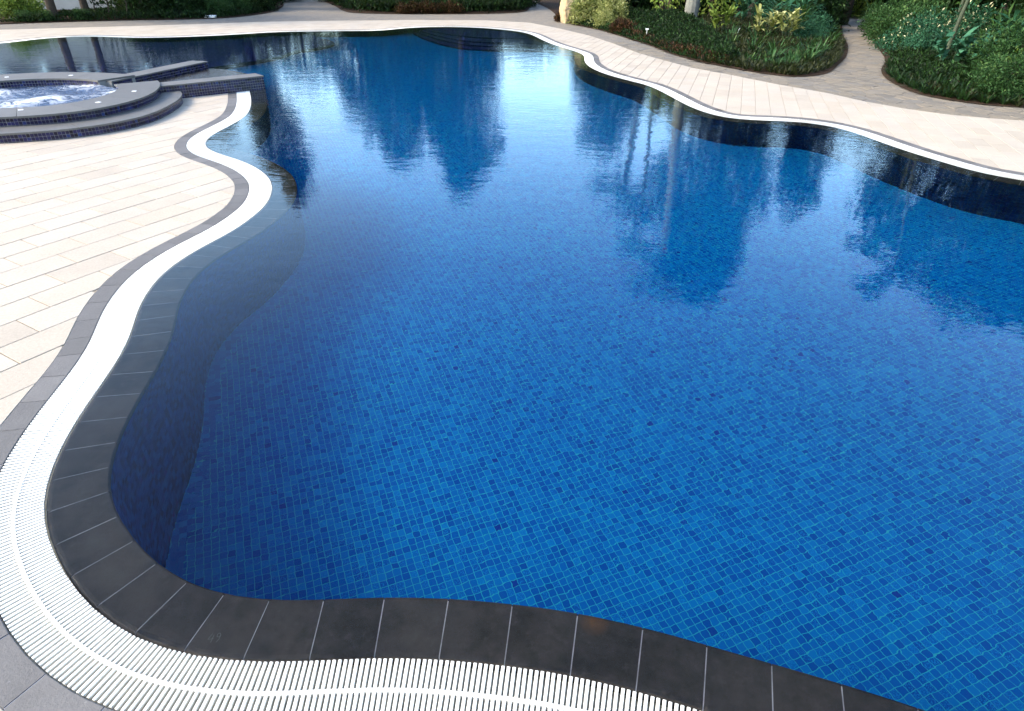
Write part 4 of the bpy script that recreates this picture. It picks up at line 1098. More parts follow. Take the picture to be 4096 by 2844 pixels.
# strap-leaved clumps (four shapes shared by all copies)
def strap_clump(seed, n, L, W, mat, el=(.5, 1.35), droop=(.15, .5)):
    g = np.random.default_rng(seed)
    az = g.uniform(0, 6.28, n); b = np.c_[.04 * np.cos(az), .04 * np.sin(az), np.zeros(n)]
    v, f, m_ = straps(b, az, g.uniform(*el, n), L * g.uniform(.6, 1.15, n), W * g.uniform(.7, 1.2, n), g.uniform(*droop, n))
    t_ = np.repeat(np.clip(g.normal(.5, .22, n), 0, 1), m_)
    return make_mesh('leaf_tuft', v, f, M[mat], tone=t_)
CL = {'bronze': [strap_clump(20 + i, 30, .30, .028, 'leaf_bronze') for i in range(4)],
      'dark': [strap_clump(30 + i, 30, .34, .030, 'leaf_dark') for i in range(3)],
      'green': [strap_clump(40 + i, 34, .36, .026, 'leaf_green') for i in range(3)],
      'long': [strap_clump(50 + i, 60, 1.7, .035, 'leaf_green', (1.0, 1.5), (.3, .8)) for i in range(2)]}
def tuft(kind, x, y, s, label, cat_, group, name='leaf_tuft'):
    o = bpy.data.objects.new(name, random.choice(CL[kind]))
    o.location = (x, y, Z0 - .005); o.rotation_euler = (0, 0, random.uniform(0, 6.28)); o.scale = (s, s, s * random.uniform(.85, 1.15))
    link(o); tag(o, label, cat_, group); return o
def along(line, step, inn, jit, seed):
    """points along a bed edge, set back by inn to the inner (left) side"""
    g = np.random.default_rng(seed); line = catmull(line, 6)
    d = np.concatenate([[0], np.cumsum(np.linalg.norm(np.diff(line, axis=0), axis=1))])
    s = np.arange(step / 2, d[-1], step) + g.uniform(-step * .2, step * .2, len(np.arange(step / 2, d[-1], step)))
    p = np.c_[np.interp(s, d, line[:, 0]), np.interp(s, d, line[:, 1])]
    q = np.c_[np.interp(s + .02, d, line[:, 0]), np.interp(s + .02, d, line[:, 1])]
    a = unit(q - p); nl = np.c_[-a[:, 1], a[:, 0]]
    return p + nl * inn + g.normal(0, jit, (len(p), 2))

# ---------------------------------------------------------------- ground cover that nobody could count
def ground_cover(name, poly, n, L, W, mat, hfun, label, cat_, seed):
    g = np.random.default_rng(seed); poly = np.asarray(poly, float); lo, hi = poly.min(0), poly.max(0)
    p = g.uniform(lo, hi, (int(n * 2.2), 2)); p = p[inside(p, poly)][:n]
    nz = np.array([mn.noise(Vector((x * 1.1, y * 1.1, seed))) for x, y in p])
    nf = np.array([mn.noise(Vector((x * 4.2, y * 4.2, seed + 3))) for x, y in p])
    dist = seg_dist(p, np.vstack([poly, poly[:1]]))
    h = np.array([hfun(*q) for q in p]) * (.75 + .35 * nz + .28 * nf) * np.clip(dist / .22, .22, 1)
    z = h * g.uniform(.45, 1, len(p)) ** .6
    d = g.normal(0, .6, (len(p), 3)); d[:, 2] += .7
    v, f = leaves(np.c_[p, z], d, L * g.uniform(.6, 1.3, len(p)), W * g.uniform(.7, 1.2, len(p)), g)
    t_ = np.repeat(np.clip(g.normal(.42, .27, len(p)) + .2 * nz, 0, 1), 4)
    o = mobj(name, v, f, M[mat], None, tone=t_); tag(o, label, cat_, kind='stuff'); return o
gc1 = [(2.6, 32.2), (3.6, 29.5), (4.25, 26.4), (4.72, 24.0), (5.05, 21.6), (5.46, 20.3), (5.9, 19.5), (6.6, 20.0), (7.0, 22.0), (7.3, 25), (7.6, 29), (7.4, 33), (4, 34.5)]
ground_cover('ground_cover', [(4.0, 29.0), (4.3, 26.6), (4.75, 24.0), (5.05, 21.7), (5.45, 20.35), (5.95, 19.5), (6.35, 19.9), (5.9, 21), (5.5, 22.5), (5.2, 24.5), (4.8, 27), (4.5, 29)], 4200, .12, .045, 'leaf_red', lambda x, y: .30, 'dark russet ground cover fringing the curved path edge', 'ground cover', 16)
ground_cover('ground_cover', gc1, 36000, .11, .045, 'leaf_dark', lambda x, y: (.42 + .026 * max(0, y - 20)) * min(1, .35 + .8 * max(0, x - (5.1 - .11 * (y - 22)))), 'dense dark green ground cover mounded behind the curved path edge', 'ground cover', 11)
gc2 = [(6.6, 20.0), (8.4, 19.6), (9.6, 21.8), (11.2, 24.6), (12.6, 28), (13.4, 31), (10, 35), (7.4, 34), (7.6, 29), (7.3, 25), (7.0, 22)]
ground_cover('ground_cover', gc2, 24000, .12, .042, 'leaf_bronze', lambda x, y: .20 + .010 * max(0, y - 20), 'olive dark low ground cover under the ginger plants', 'ground cover', 12)
gc3 = [(9.75, 17.4), (10.3, 18.9), (11.6, 21.3), (13.1, 24.9), (15, 27), (17, 24), (16, 18), (13, 14.5), (11.2, 15.2)]
ground_cover('ground_cover', gc3, 20000, .13, .05, 'leaf_dark', lambda x, y: .25 + .05 * max(0, math.hypot(x - 10, y - 16)) * .5, 'dark leafy ground cover under the ringed palm stem', 'ground cover', 13)
ground_cover('ground_cover', [(-12.2, 46), (-10.6, 42.2), (-9.3, 38.6), (-8.2, 37.1), (-5.2, 37.0), (-1.6, 38.0), (.15, 39.6), (.6, 43.2), (.7, 47), (-3, 48), (-8, 48)], 26000, .16, .07, 'leaf_dark', lambda x, y: .75, 'black green hedge planting across the far island bed', 'ground cover', 14)
ground_cover('ground_cover', [(-21, 28.4), (-18.9, 29.95), (-17.3, 30.85), (-15.1, 31.8), (-13.7, 32.9), (-13.2, 34.4), (-13.0, 36.5), (-13.3, 39), (-17, 38), (-20, 34)], 16000, .14, .06, 'leaf_dark', lambda x, y: .30, 'dark ground cover along the far left path edge', 'ground cover', 15)

# ---------------------------------------------------------------- strap-leaved rows at the bed edges
R1E = [(5.5, 20.1), (5.9, 19.3), (6.4, 18.45), (6.9, 17.85), (7.48, 17.73), (8.3, 18.4), (9.3, 20.0), (10.45, 22.1), (11.9, 25.3), (13.4, 29.2)]
for row, (inn, st, kind) in enumerate(((.16, .24, 'bronze'), (.42, .26, 'bronze'), (.70, .30, 'bronze'), (1.0, .34, 'green'))):
    for q in along(R1E, st, inn, .05, 60 + row):
        tuft(kind, q[0], q[1], random.uniform(.85, 1.2) * (1 + .08 * row), ['bronze green strap leaved tuft in the front edging row of the middle bed', 'bronze green strap leaved tuft in the second edging row of the middle bed', 'bronze green strap leaved tuft in the third edging row of the middle bed', 'green strap leaved tuft behind the bronze edging rows'][row], 'edging plant', ['front', 'second', 'third', 'fourth'][row] + ' row of edging tufts in the middle bed')
R2E = [(10.6, 13.98), (9.98, 14.25), (9.62, 14.62), (9.34, 15.2), (9.36, 16.1), (9.67, 17.5), (10.25, 18.9), (11.4, 21.1)][::-1]
for row, (inn, st, kind) in enumerate(((.14, .21, 'dark'), (.36, .23, 'bronze'), (.60, .26, 'dark'), (.86, .3, 'dark'))):
    for q in along(R2E, st, inn, .05, 70 + row):
        tuft(kind, q[0], q[1], random.uniform(.8, 1.1) * (1 + .06 * row), 'strap leaved tuft in the ' + ['front', 'second', 'third', 'rearmost'][row] + ' edging row of the right hand bed', 'edging plant', ['front', 'second', 'third', 'rearmost'][row] + ' row of edging tufts in the right bed')
gt = np.random.default_rng(88)
cand_ = gt.uniform((6.6, 19.0), (13.0, 30.5), (900, 2)); cand_ = cand_[inside(cand_, gc2)]
kept = []
for q in cand_:
    if all((q[0] - k_[0]) ** 2 + (q[1] - k_[1]) ** 2 > .42 ** 2 for k_ in kept): kept.append(q)
for i, q in enumerate(kept[:110]):
    kd = ('bronze', 'green', 'green', 'dark')[i % 4]
    tuft(kd, q[0], q[1], gt.uniform(1.3, 2.1), {'bronze': 'tall bronze strap leaved plant standing inside the middle bed', 'green': 'tall green strap leaved plant standing inside the middle bed', 'dark': 'tall blackish strap leaved plant standing inside the middle bed'}[kd], 'plant', 'tall ' + kd + ' strap plants inside the middle bed', 'strap_leaved_plant')
for i, q in enumerate([(13.35, 30.2), (14.3, 33.0), (15.3, 35.2)]):
    tuft('long', q[0] - .5, q[1], .5, ['arching grass beside the path mouth, nearest of three', 'arching grass halfway up the path edge', 'arching grass at the far end of the path'][i], 'grass clump', None, 'grass_clump')
for i, q in enumerate([(15.2, 25.4), (16.2, 27.6), (17.0, 24.6), (14.9, 29.4), (18.0, 28.5)]):
    tuft('long', q[0], q[1], 1.25, 'tall fountain grass with long drooping blades behind the palm stems', 'grass clump', 'fountain grass behind the palm stems', 'fountain_grass')

# ---------------------------------------------------------------- shrubs by the path
shrub('golden_shrub', (3.3, 32.2, Z0), 'pale golden leaved shrub against the upright boulder', 'shrub', 'gold', 1.3)
shrub('golden_shrub', (4.15, 31.2, Z0), 'pale golden leaved shrub to the right of the boulder shrub', 'shrub', 'gold', 1.2)
shrub('golden_shrub', (3.75, 30.2, Z0), 'low pale golden shrub at the path edge in front of the taller ones', 'shrub', 'gold', .62)
shrub('red_leaved_plant', (2.22, 33.6, Z0), 'small dark red plant at the foot of the boulder', 'plant', 'red', .8)
shrub('red_leaved_plant', (4.35, 28.3, Z0), 'low russet plant at the path edge beside the golden shrubs', 'plant', 'red', 1.0)
# right bed
for i, (x, y, s, key, lab) in enumerate([
    (15.1, 27.4, 1.6, 'green', 'fine leaved green shrub bulging over the path edge'),
    (14.0, 25.2, 1.35, 'green', 'lower fine leaved green shrub leaning into the path'),
    (13.5, 23.2, 1.3, 'flower', 'jade shrub speckled with pale yellow flowers near the path'),
    (14.7, 22.4, 1.5, 'flower', 'jade shrub with pale flowers left of the ringed palm stem'),
    (12.8, 21.6, 1.05, 'jade', 'rounded jade shrub in front of the flowering shrubs'),
    (11.0, 15.0, .95, 'green', 'bright green small leaved shrub at the right edge of the picture, front one'),
    (12.0, 16.2, 1.4, 'green', 'bright green small leaved shrub at the right edge of the picture, taller one'),
    (12.4, 14.9, 1.3, 'lime', 'yellow green shrub cut off by the right edge of the picture'),
    (16.2, 31.5, 1.0, 'green', 'pale green shrub where the path ends'),
    (18.6, 39.6, 1.3, 'lime', 'yellow green bush closing off the end of the path'),
    (16.9, 40.6, 1.3, 'green', 'green bush to the left of the path end')]):
    shrub('leafy_shrub', (x, y, Z0), lab, 'shrub', key, s)
# middle bed right flank
for i, (x, y, s, key, lab) in enumerate([
    (11.7, 27.9, .95, 'jade', 'low jade shrub with tiny white flowers on the left of the path mouth'),
    (10.6, 25.6, .8, 'jade', 'low dark jade shrub behind the edging tufts'),
    (12.7, 31.2, 1.4, 'dark', 'dark shrub crowding the left side of the path'),
    (14.0, 34.6, 1.6, 'dark2', 'tall dark shrub at the back left of the path'),
    (12.2, 33.8, 1.5, 'jade', 'jade shrub below the red bloom')]):
    shrub('leafy_shrub', (x, y, Z0), lab, 'shrub', key, s)
# back planting that closes the view
BK = [(4.3, 38.5, 1.4), (6.2, 37.6, 1.3), (7.6, 39.5, 1.5), (9.6, 38.2, 1.5), (11.4, 37.6, 1.6), (13.2, 38.6, 1.6), (15.0, 39.5, 1.5), (20.4, 40.0, 1.8), (22.6, 38.0, 1.8), (20.8, 35.0, 1.6), (19.6, 32.0, 1.5), (18.6, 29.6, 1.4), (20.5, 26.5, 1.7), (18.6, 23.0, 1.5), (17.2, 20.4, 1.5), (16.4, 17.6, 1.4), (14.6, 18.4, 1.1), (15.4, 20.4, 1.2), (19, 18, 1.7), (17, 15.2, 1.4), (14.2, 15.9, 1.0), (21, 22, 1.8), (24, 30, 2.0), (25, 36, 2.0)]
for i, (x, y, s) in enumerate(BK):
    shrub('dark_shrub', (x, y, Z0), 'dark evergreen shrub in the shaded planting at the back right', 'shrub', ('dark', 'dark2')[i % 2], s * 1.1, group='dark shrubs at the back right', sz=1.6)
BM = [(-11.4, 46.5, 1.3), (-9.9, 43.6, 1.3), (-8.6, 40.8, 1.2), (-7.2, 39.0, 1.0), (-5.6, 39.2, 1.1), (-3.9, 39.6, 1.1), (-2.2, 40.4, 1.1), (-.8, 41.6, 1.1), (-.1, 44.2, 1.2), (-.2, 47.2, 1.4), (-3, 44, 1.6), (-6, 43.5, 1.6), (-8.2, 46, 1.7), (-4.5, 47.5, 1.7), (-2, 48, 1.7)]
for i, (x, y, s) in enumerate(BM):
    shrub('dark_shrub', (x, y, Z0), 'dark evergreen shrub in the island bed at the far end', 'shrub', ('dark', 'dark2')[i % 2], s, group='dark shrubs of the far island bed', sz=1.0)
for i in range(7):
    shrub('croton_plant', (-5.9 + i * .42, 37.35 + .11 * i + random.uniform(-.08, .1), Z0), 'low reddish leaved plant in the front row of the far island bed', 'plant', 'red', random.uniform(.85, 1.1), group='reddish plants of the island bed')
# far left bed
for x, y, s, key, lab in [(-21.4, 30.4, 1.25, 'lime', 'yellow leaved bush in front of the pale garden wall'),
                          (-22.6, 29.2, .7, 'lime', 'small yellow green bush at the left edge of the picture'),
                          (-20.6, 29.4, .45, 'green', 'low green plant under the yellow bush, left one'),
                          (-19.9, 29.75, .42, 'green', 'low green plant under the yellow bush, right one'),
                          (-18.9, 30.6, .45, 'green', 'low green plant between the two dark trunks')]:
    shrub('leafy_shrub', (x, y, Z0), lab, 'shrub', key, s)
for i, (x, y, s) in enumerate([(-14.3, 33.9, .8), (-14.1, 35.6, .95), (-13.9, 37.4, 1.0), (-15.5, 33.3, .85), (-15.2, 35.2, 1.1), (-14.6, 39.4, 1.2)]):
    shrub('clipped_hedge', (x, y, Z0), 'rounded dark green hedge at the corner of the far left bed', 'hedge', 'green' if i < 2 else 'dark', s, group='rounded hedge of the far left bed')
for i, (x, y, s) in enumerate([(-17.0, 33.0, 1.2), (-18.0, 34.5, 1.4), (-16.6, 35.5, 1.5), (-16, 38.5, 1.7), (-16.8, 42, 1.9), (-16.4, 46, 2.0), (-18.6, 38, 1.8), (-19, 42, 2)]):
    shrub('dark_shrub', (x, y, Z0), 'dark evergreen shrub filling the far left bed', 'shrub', ('dark', 'dark2')[i % 2], s, group='dark shrubs of the far left bed')

# ---------------------------------------------------------------- ginger plants, vines, blooms
def ginger(loc, h, n, label, seed, mat='leaf_jade', wide=.085):
    g = np.random.default_rng(seed)
    root = empty('ginger_plant', (*loc, Z0)); tag(root, label, 'plant', None)
    P_, S_ = [], []
    k = 0
    for i in range(n):
        a = g.uniform(0, 6.28); b = np.array((.12 * math.cos(a), .12 * math.sin(a), 0)); hh = h * g.uniform(.6, 1)
        tip = b + np.array((.22 * math.cos(a), .22 * math.sin(a), hh))
        v, f = tube([b - (0, 0, .03), (b + tip) / 2 + (0, 0, .05), tip], [.012, .010, .005], 5); S_.append((v, f, np.zeros(len(v))))
        m = 6
        tt = g.uniform(.35, 1, m); bs = b + (tip - b) * tt[:, None]
        az = a + np.where(np.arange(m) % 2, 1.3, -1.3) + g.normal(0, .5, m)
        v, f, m_ = straps(bs, az, g.uniform(.5, 1.1, m), h * g.uniform(.38, .6, m), wide * g.uniform(.8, 1.2, m), g.uniform(.2, .55, m))
        P_.append((v, f, np.repeat(np.clip(g.normal(.55, .25, m), 0, 1), m_)))
    v, f, t_ = cat(P_); mobj('leaves', v, f, M[mat], root, tone=t_)
    v, f, t_ = cat(S_); mobj('stem', v, f, M['cane'], root)
    return root
GG = [((7.9, 27.3), .75, 'leaf_lime', 'pale striped ginger plant nearest the boulder side of the bed'), ((9.24, 26.2), .8, 'leaf_gold', 'cream edged ginger plant in the middle of the bed, left of its twin'), ((9.75, 25.2), .8, 'leaf_gold', 'cream edged ginger plant in the middle of the bed, front right'), ((9.9, 27.0), .95, 'leaf_jade', 'broad leaved green ginger plant behind the cream edged ones'), ((11.2, 28.6), 1.05, 'leaf_jade', 'tall green ginger plant towards the path'), ((12.1, 29.9), 1.1, 'leaf_jade', 'tall green ginger plant nearest the path'), ((9.87, 31.6), .95, 'leaf_jade', 'green ginger plant behind the palm trunk'), ((10.7, 26.4), .8, 'leaf_green', 'small green ginger plant by the low jade shrubs')]
for i, (q, h, m_, lab) in enumerate(GG): ginger(q, h * 1.45, 9, lab, 100 + i, m_, .12)
BL = [((11.9, 18.9), .75, 'large leaved green plant at the foot of the ringed palm stem'), ((12.6, 18.2), .7, 'large leaved green plant to the right of the ringed palm stem'), ((13.3, 19.2), 1.0, 'tall large leaved plant in the shade behind the ringed palm stem'), ((13.0, 16.9), .8, 'large leaved green plant behind the bright right hand shrub')]
for i, (q, h, lab) in enumerate(BL): ginger(q, h * 1.4, 8, lab, 130 + i, 'leaf_jade', .18)
def vine(loc, h, r, n, label, seed):
    g = np.random.default_rng(seed); root = empty('climbing_vine', (*loc, Z0)); tag(root, label, 'vine', None)
    z = g.uniform(.25, h, n); a = g.uniform(0, 6.28, n); rr = r * g.uniform(.5, 1.15, n) * (.8 + .35 * np.sin(z * 2.3 + a * 2))
    b = np.c_[rr * np.cos(a), rr * np.sin(a), z]
    d = np.c_[np.cos(a) * .7, np.sin(a) * .7, -np.ones(n)] + g.normal(0, .35, (n, 3))
    v, f = leaves(b, d, .17 * g.uniform(.7, 1.3, n), .12 * g.uniform(.7, 1.2, n), g)
    mobj('leaves', v, f, M['leaf_lime'], root, tone=np.repeat(np.clip(g.normal(.55, .25, n), 0, 1), 4))
    v, f = tube([(0, 0, -.05), (.05, .03, h * .5), (0, .05, h)], [.16, .14, .11], 8); mobj('stem', v, f, M['bark'], root)
for i, (q, h, r_, lab) in enumerate([((7.5, 35.0), 4.6, .55, 'yellow green climbing vine left of the thick palm trunk'), ((9.6, 35.2), 4.8, .6, 'yellow green climbing vine right of the thick palm trunk'), ((11.0, 35.6), 5.0, .5, 'yellow green climbing vine beside the dark tree trunk'), ((8.6, 37.4), 4.6, .5, 'yellow green climbing vine behind the thick palm trunk'), ((6.9, 34.2), 1.0, .4, 'short yellow green vine at the left of the palms')]):
    vine(q, h, r_, int(260 * h * r_ / 1.2), lab, 150 + i)
root = empty('torch_bloom', (14.3, 36.3, Z0)); tag(root, 'dark red torch shaped bloom on a tall stem in the middle bed', 'flower')
v, f = tube([(0, 0, -.03), (.02, 0, .75), (.03, 0, 1.15)], [.018, .016, .014], 6); mobj('stem', v, f, M['cane'], root)
v, f = tube([(.03, 0, 1.12), (.03, 0, 1.22), (.03, 0, 1.42), (.03, 0, 1.62), (.03, 0, 1.78)], [.02, .10, .14, .09, .01], 10); mobj('bloom', v, f, M['bloom'], root, smooth=True)

# ---------------------------------------------------------------- boulders, markers, wall
def boulder(loc, sx, sy, h, label, seed, rz):
    bm = bmesh.new(); bmesh.ops.create_icosphere(bm, subdivisions=4, radius=1)
    for v_ in bm.verts:
        c = v_.co.copy(); m_ = max(abs(c.x), abs(c.y), abs(c.z)); c = c / m_ * .55 + c * .45
        nn = mn.fractal(c * 1.6 + Vector((seed, 0, 0)), .9, 2.0, 4)
        c *= 1 + .12 * nn
        tp = 1 - .16 * max(0, c.z)
        v_.co = Vector((c.x * sx * tp, c.y * sy * tp, (c.z + .85) * h / 1.85))
    me = bpy.data.meshes.new('boulder'); bm.to_mesh(me); bm.free(); me.materials.append(M['rock'])
    o = link(bpy.data.objects.new('boulder', me)); o.location = (*loc, -.02); o.rotation_euler = (0, 0, rz); tag(o, label, 'boulder'); return o
boulder((2.45, 33.2), .42, .34, 1.3, 'upright tawny boulder beside the golden shrub', 1.3, .4)
boulder((3.35, 35.4), .38, .35, 1.85, 'taller tawny boulder half hidden behind the golden shrub', 4.1, .9)
v, f = prism([(-.16, -.09), (.15, -.11), (.17, .08), (-.13, .1)], 0, .11, bevel=.02)
o = mobj('pale_stone', v, f, M['white'], None); o.location = (-14.25, 32.75, 0); o.scale = (1.5, 1.3, 1); tag(o, 'flat pale stone lying at the edge of the far left bed', 'stone')
root = empty('plant_label', (4.75, 25.6, 0)); tag(root, 'small white plant label standing in the dark ground cover', 'label')
v, f = prism([(-.06, -.004), (.06, -.004), (.06, .004), (-.06, .004)], .37, .42); mobj('plate', v, f, M['white'], root)
v, f = prism([(-.008, -.008), (.008, -.008), (.008, .008), (-.008, .008)], -.05, .38); mobj('stake', v, f, M['white'], root)
root = empty('plant_label', (8.15, 26.2, 0)); tag(root, 'white plant stake leaning beside the pale ginger plant', 'label')
v, f = prism([(-.012, -.004), (.012, -.004), (.012, .004), (-.012, .004)], 0, .45); o = mobj('stake', v, f, M['white'], root); o.rotation_euler = (0, .35, 0)
gw = empty('garden_wall', (-24, 36.5, 0)); tag(gw, 'pale rendered garden wall behind the trunks at the far left', 'wall')
wv, wf = prism([(-10, -4.2), (6.6, 1.6), (6.5, 1.85), (-10.1, -3.95)], -.1, 2.6); mobj('wall', wv, wf, M['gwall'], gw)
wv, wf = prism([(-10.05, -4.26), (6.66, 1.56), (6.46, 1.91), (-10.15, -3.9)], 2.6, 2.68, bevel=.01); mobj('coping', wv, wf, M['gwall'], gw)
# fallen leaf on the path
v, f = leaves(np.array([(0, 0, .01)]), np.array([(1.0, .1, 0)]), np.array([.32]), np.array([.09]), np.random.default_rng(5))
o = mobj('fallen_leaf', v, f, M['leaf_bronze'], None, tone=np.zeros(len(v))); o.location = (13.75, 31.3, 0); tag(o, 'dark fallen leaf lying on the shaded path', 'leaf')

# ---------------------------------------------------------------- trees
def trunk_obj(root, pts, rad, mat, ring=0.0, ns=12):
    pts = catmull(pts, 14); rad = np.interp(np.linspace(0, 1, len(pts)), np.linspace(0, 1, len(rad)), rad)
    if ring: rad = rad * (1 + ring * (np.arange(len(pts)) % 3 == 0))
    v, f = tube(pts, rad, ns); return mobj('trunk', v, f, M[mat], root, smooth=not ring)
def frond_mesh(L, seed, mat='leaf_dark', n=34, droop=.55):
    g = np.random.default_rng(seed)
    t_ = np.linspace(.12, 1, n); x = L * t_ * (1 - .12 * t_); z = L * (.42 * t_ - droop * t_ ** 2)
    B, D = [], []
    for sd in (-1, 1):
        B.append(np.c_[x, np.zeros(n), z]); D.append(np.c_[.55 + 0 * x, sd * np.ones(n), -.35 - .3 * t_ + g.normal(0, .08, n)])
    B, D = np.vstack(B), np.vstack(D)
    ll = np.tile(L * .30 * np.sin(np.pi * np.clip(t_, .12, .97)) ** .5, 2)
    v, f = leaves(B, D, ll, .055 + 0 * ll, g, .02)
    tv, tf = tube([(0, 0, 0), (L * .3, 0, L * (.126 - droop * .09)), (L * .62, 0, L * (.28 - droop * .42)), (L * .88, 0, L * (.42 - droop))], [.035, .025, .015, .005], 5)
    V, F, T = cat([(v, f, np.repeat(g.uniform(.2, .8, len(B)), 4)), (tv, tf, np.full(len(tv), .5))])
    return make_mesh('frond', V, F, M[mat], tone=T)
FR = {k: [frond_mesh(L, 200 + i + int(L * 10)) for i in range(3)] for k, L in (('big', 3.4), ('mid', 2.3), ('small', 1.7))}
def palm(loc, h, lean, r0, size, nf, label, ring=.06, bark='palm_bark', group=None, spread=(-.5, 1.1)):
    root = empty('palm_tree', (*loc, 0)); tag(root, label, 'palm tree', group)
    top = np.array((lean[0], lean[1], h))
    trunk_obj(root, [(0, 0, -.1), top * .33 - np.array((lean[0], lean[1], 0)) * .12, top * .68 - np.array((lean[0], lean[1], 0)) * .06, top], [r0 * 1.25, r0, r0 * .92, r0 * .75], bark, ring)
    for i in range(nf):
        o = bpy.data.objects.new('frond', random.choice(FR[size])); o.location = top
        o.rotation_euler = (0, -random.uniform(*spread), i * 2.399 + random.uniform(-.2, .2)); link(o, root)
    return root
def tree(name, loc, h, rx, ry, z0, n_clump, label, seed, mat='leaf_dark', L=.30, per=48, lean=(0, 0), r0=.16, bark='bark', cyl=0.0, cl=(.35, .7)):
    """broadleaf tree; cyl > 0 keeps the crown full towards its foot"""
    g = np.random.default_rng(seed); root = empty(name, (*loc, 0)); tag(root, label, 'tree')
    lean = np.array((*lean, 0.0))
    pts = [(0, 0, -.1), (lean * .25) + (.06, -.05, h * .3), lean * .6 + (-.05, .04, h * .6), lean * .9 + (0, 0, h * .9)]
    trk = trunk_obj(root, pts, [r0 * 1.3, r0, r0 * .7, r0 * .25], bark)
    d = unit(g.normal(0, 1, (n_clump, 3))); rr = g.uniform(.25, 1, n_clump) ** .5
    hz = (h - z0) / 2
    c = d * rr[:, None] * (rx, ry, hz)
    if cyl:
        zt = np.clip(c[:, 2] / hz, -1, 1); w = np.where(zt < .3, 1 + cyl * np.clip(.3 - zt, 0, 1), 1)
        c[:, 0] *= w; c[:, 1] *= w
    lump = 1 + .18 * np.sin(3 * np.arctan2(d[:, 1], d[:, 0]) + seed) + .12 * np.sin(d[:, 2] * 6 + seed * 1.7)
    c[:, :2] *= lump[:, None]
    c[:, 2] += z0 + hz; c += lean[None] * (c[:, 2:3] / h)
    for i in range(5):
        a = g.uniform(0, 6.28); e = np.array((rx * .6 * math.cos(a), ry * .6 * math.sin(a), z0 + hz * g.uniform(.5, 1.4)))
        s = np.array((0, 0, max(.4, z0 * .8 + hz * .1 * i))) + lean * .3
        v, f = tube([s, (s + e) / 2 + (0, 0, .15), e], [r0 * .5, r0 * .32, r0 * .12], 6); mobj('limb', v, f, M[bark], trk)
    v, f, t_ = clump_leaves(c, g.uniform(*cl, n_clump), per, L, L * .48, g, .1)
    mobj('crown', v, f, M[mat], root, tone=t_)
    return root
palm((8.24, 33.7), 11.5, (.4, -.5), .27, 'big', 18, 'thick grey palm trunk rising from the middle bed', .03)
palm((7.94, 41.1), 10.5, (-.6, .4), .22, 'big', 16, 'grey palm trunk farther back, left of the thick one', .03)
palm((12.41, 20.04), 6.5, (1.1, .35), .050, 'small', 11, 'slender ringed palm stem leaning right in the right hand bed', .12, 'cane')
palm((14.6, 23.6), 6.8, (.5, .4), .05, 'small', 11, 'slender ringed palm stem behind the leaning one', .12, 'cane')
palm((15.2, 41.8), 8.0, (.2, .2), .11, 'mid', 12, 'thin grey palm stem at the back of the middle bed, left one', .05)
palm((15.7, 38.9), 7.5, (.9, 0), .09, 'mid', 12, 'thin leaning palm stem at the back of the middle bed, right one', .05, 'cane')
tree('broadleaf_tree', (11.2, 34.2), 15.2, 2.5, 2.4, 2.2, 420, 'tall dense tree whose dark trunk stands among the climbing vines', 301, r0=.2, cyl=.25)
tree('broadleaf_tree', (-7.7, 44.0), 9.8, 1.9, 1.7, 1.6, 190, 'narrow dark tree in the far island bed, left of the tallest', 302, cyl=.7)
tree('broadleaf_tree', (-3.4, 41.6), 11.2, 1.95, 1.8, 3.0, 200, 'tallest dark tree of the far island bed', 303, cyl=.2)
tree('broadleaf_tree', (-9.9, 45.2), 7.2, 2.3, 2.0, .8, 170, 'low dark tree at the left end of the far island bed', 304)
tree('broadleaf_tree', (-5.6, 44.6), 8.2, 2.3, 2.0, .6, 190, 'broad dark tree between the two tall island trees', 305)
tree('broadleaf_tree', (-2.4, 46.0), 5.6, 1.5, 1.6, .8, 80, 'small dark tree at the right end of the far island bed', 306)
tree('slender_tree', (-15.4, 38.5), 11.3, 1.2, 1.1, 1.2, 150, 'slender leaning tree at the back of the far left bed', 307, lean=(2.0, 0), cl=(.3, .6))
palm((-11.6, 49.5), 8.2, (.3, 0), .11, 'mid', 12, 'slim palm between the far left bed and the island bed', .05)
tree('broadleaf_tree', (5.2, 36.6), 7.0, 1.5, 1.4, .6, 120, 'small dark tree behind the golden shrubs', 308)
palm((7.4, 36.2), 9.8, (.2, -.3), .12, 'mid', 14, 'slim palm crowded behind the vines', .05)
tree('slender_tree', (15.9, 34.4), 10.0, 1.3, 1.2, 1.4, 130, 'slender dark tree at the back left of the path', 309, cl=(.25, .5))
tree('broadleaf_tree', (18.0, 26.4), 9.0, 3.1, 2.7, 1.2, 250, 'wide dark tree shading the path from the right', 310)
tree('broadleaf_tree', (18.2, 19.6), 8.6, 2.9, 2.7, 1.2, 220, 'wide dark tree at the right edge of the garden', 311)
tree('broadleaf_tree', (15.6, 18.0), 7.4, 2.4, 2.1, 1.0, 190, 'small dark tree behind the bright right hand shrubs', 312)
tree('broadleaf_tree', (-19.75, 30.0), 7.5, 2.4, 2.2, 3.4, 150, 'tree with a dark trunk before the pale wall, left of two', 313, r0=.15)
tree('broadleaf_tree', (-19.1, 31.3), 7.0, 1.9, 2.0, 3.2, 120, 'tree with a dark trunk before the pale wall, right of two', 314, r0=.13, lean=(-.4, .3))
tree('broadleaf_tree', (-24.5, 39.0), 8.0, 2.8, 2.4, 1.2, 170, 'added dark tree blocking the sky behind the pale garden wall, middle of three', 315)  # this and the next two are added to keep bright sky out of the water
tree('broadleaf_tree', (-29.5, 37.5), 8.5, 3.0, 2.4, 1.0, 170, 'added dark tree blocking the sky behind the pale garden wall, left of three', 316)
tree('broadleaf_tree', (-20.2, 41.5), 8.2, 2.8, 2.4, .8, 170, 'added dark tree blocking the sky behind the pale garden wall, right of three', 317)
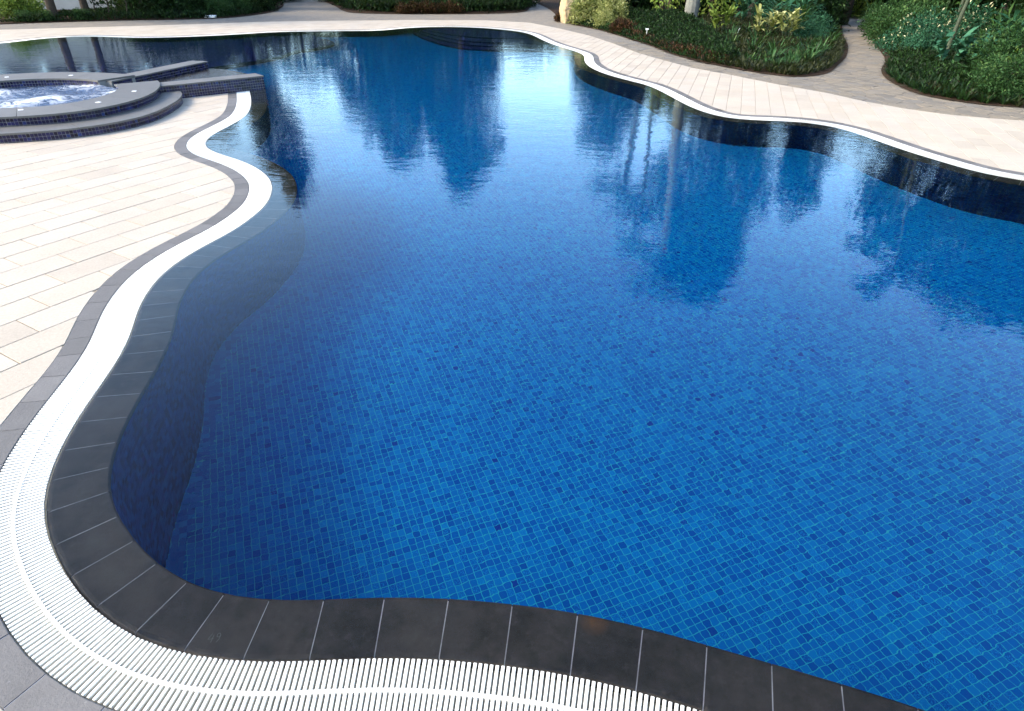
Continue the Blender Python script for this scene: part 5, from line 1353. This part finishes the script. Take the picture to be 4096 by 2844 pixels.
# spindly stems with round leaves before the wall
for i, (x, y) in enumerate([(-18.6, 31.0), (-18.1, 31.2), (-17.5, 31.6)]):
    g = np.random.default_rng(400 + i)
    root = empty('spindly_plant', (x, y, Z0)); tag(root, ['spindly dark stem with round leaves beside the right trunk', 'spindly dark stem with round leaves, middle one of three', 'spindly dark stem with round leaves nearest the dark shrubs'][i], 'plant')
    v, f = tube([(0, 0, -.05), (.1, .05, .6), (-.1, .1, 1.3), (-.3, .1, 1.9)], [.03, .025, .02, .01], 6); mobj('stem', v, f, M['bark'], root)
    n_ = 40; b = np.c_[g.normal(-.1, .35, n_), g.normal(.1, .3, n_), g.uniform(.5, 1.9, n_)]
    v, f = leaves(b, g.normal(0, 1, (n_, 3)), .2, .16, g); mobj('leaves', v, f, M['leaf_dark'], root, tone=np.repeat(g.uniform(0, .5, n_), 4))
# the wood that closes the garden beyond
for i, (x, y, h, r_) in enumerate([(-26, 56, 7, 4), (-18, 58, 7, 4), (-11, 60, 6, 3.5), (-4.5, 58, 6, 4), (1.5, 62, 5, 3.6), (8, 52, 8, 4), (14, 52, 9, 4), (20, 50, 9, 4), (27, 46, 9, 4.2), (31, 38, 9, 4.2), (32, 29, 9, 4), (28, 22, 8, 3.6), (24, 44, 7, 3.2)]):
    tree('broadleaf_tree', (x, y), h, r_, r_, .3, 150, 'dark broadleaf tree in the belt of trees beyond the garden', 330 + i, L=.42, per=34, cl=(.6, 1.1))
for o in list(bpy.data.objects):
    if o.get('label') == 'dark broadleaf tree in the belt of trees beyond the garden': o['group'] = 'belt of trees beyond the garden'

by_order('dark shrubs at the back right', 'dark evergreen shrub in the shaded back right planting, {}')
by_order('dark shrubs of the far island bed', 'dark evergreen shrub in the far island bed, {}')
by_order('dark shrubs of the far left bed', 'dark evergreen shrub filling the far left bed, {}')
by_order('rounded hedge of the far left bed', 'rounded hedge bush at the far left bed corner, {}')
by_order('reddish plants of the island bed', 'low reddish plant fronting the far island bed, {}')
by_order('fountain grass behind the palm stems', 'tall drooping fountain grass behind the ringed palm stems, {}')
by_order('belt of trees beyond the garden', 'dark broadleaf tree in the belt beyond the garden, {}')
# an added tree, unseen behind the camera, put there to shade the near right corner
tree('broadleaf_tree', (6.2, -3.2), 9.0, 4.6, 3.8, 3.4, 420, 'added unseen tree behind the viewer shading the near right corner of the pool', 360, L=.36, cl=(.6, 1.1), lean=(-1.2, 1.2), r0=.2)
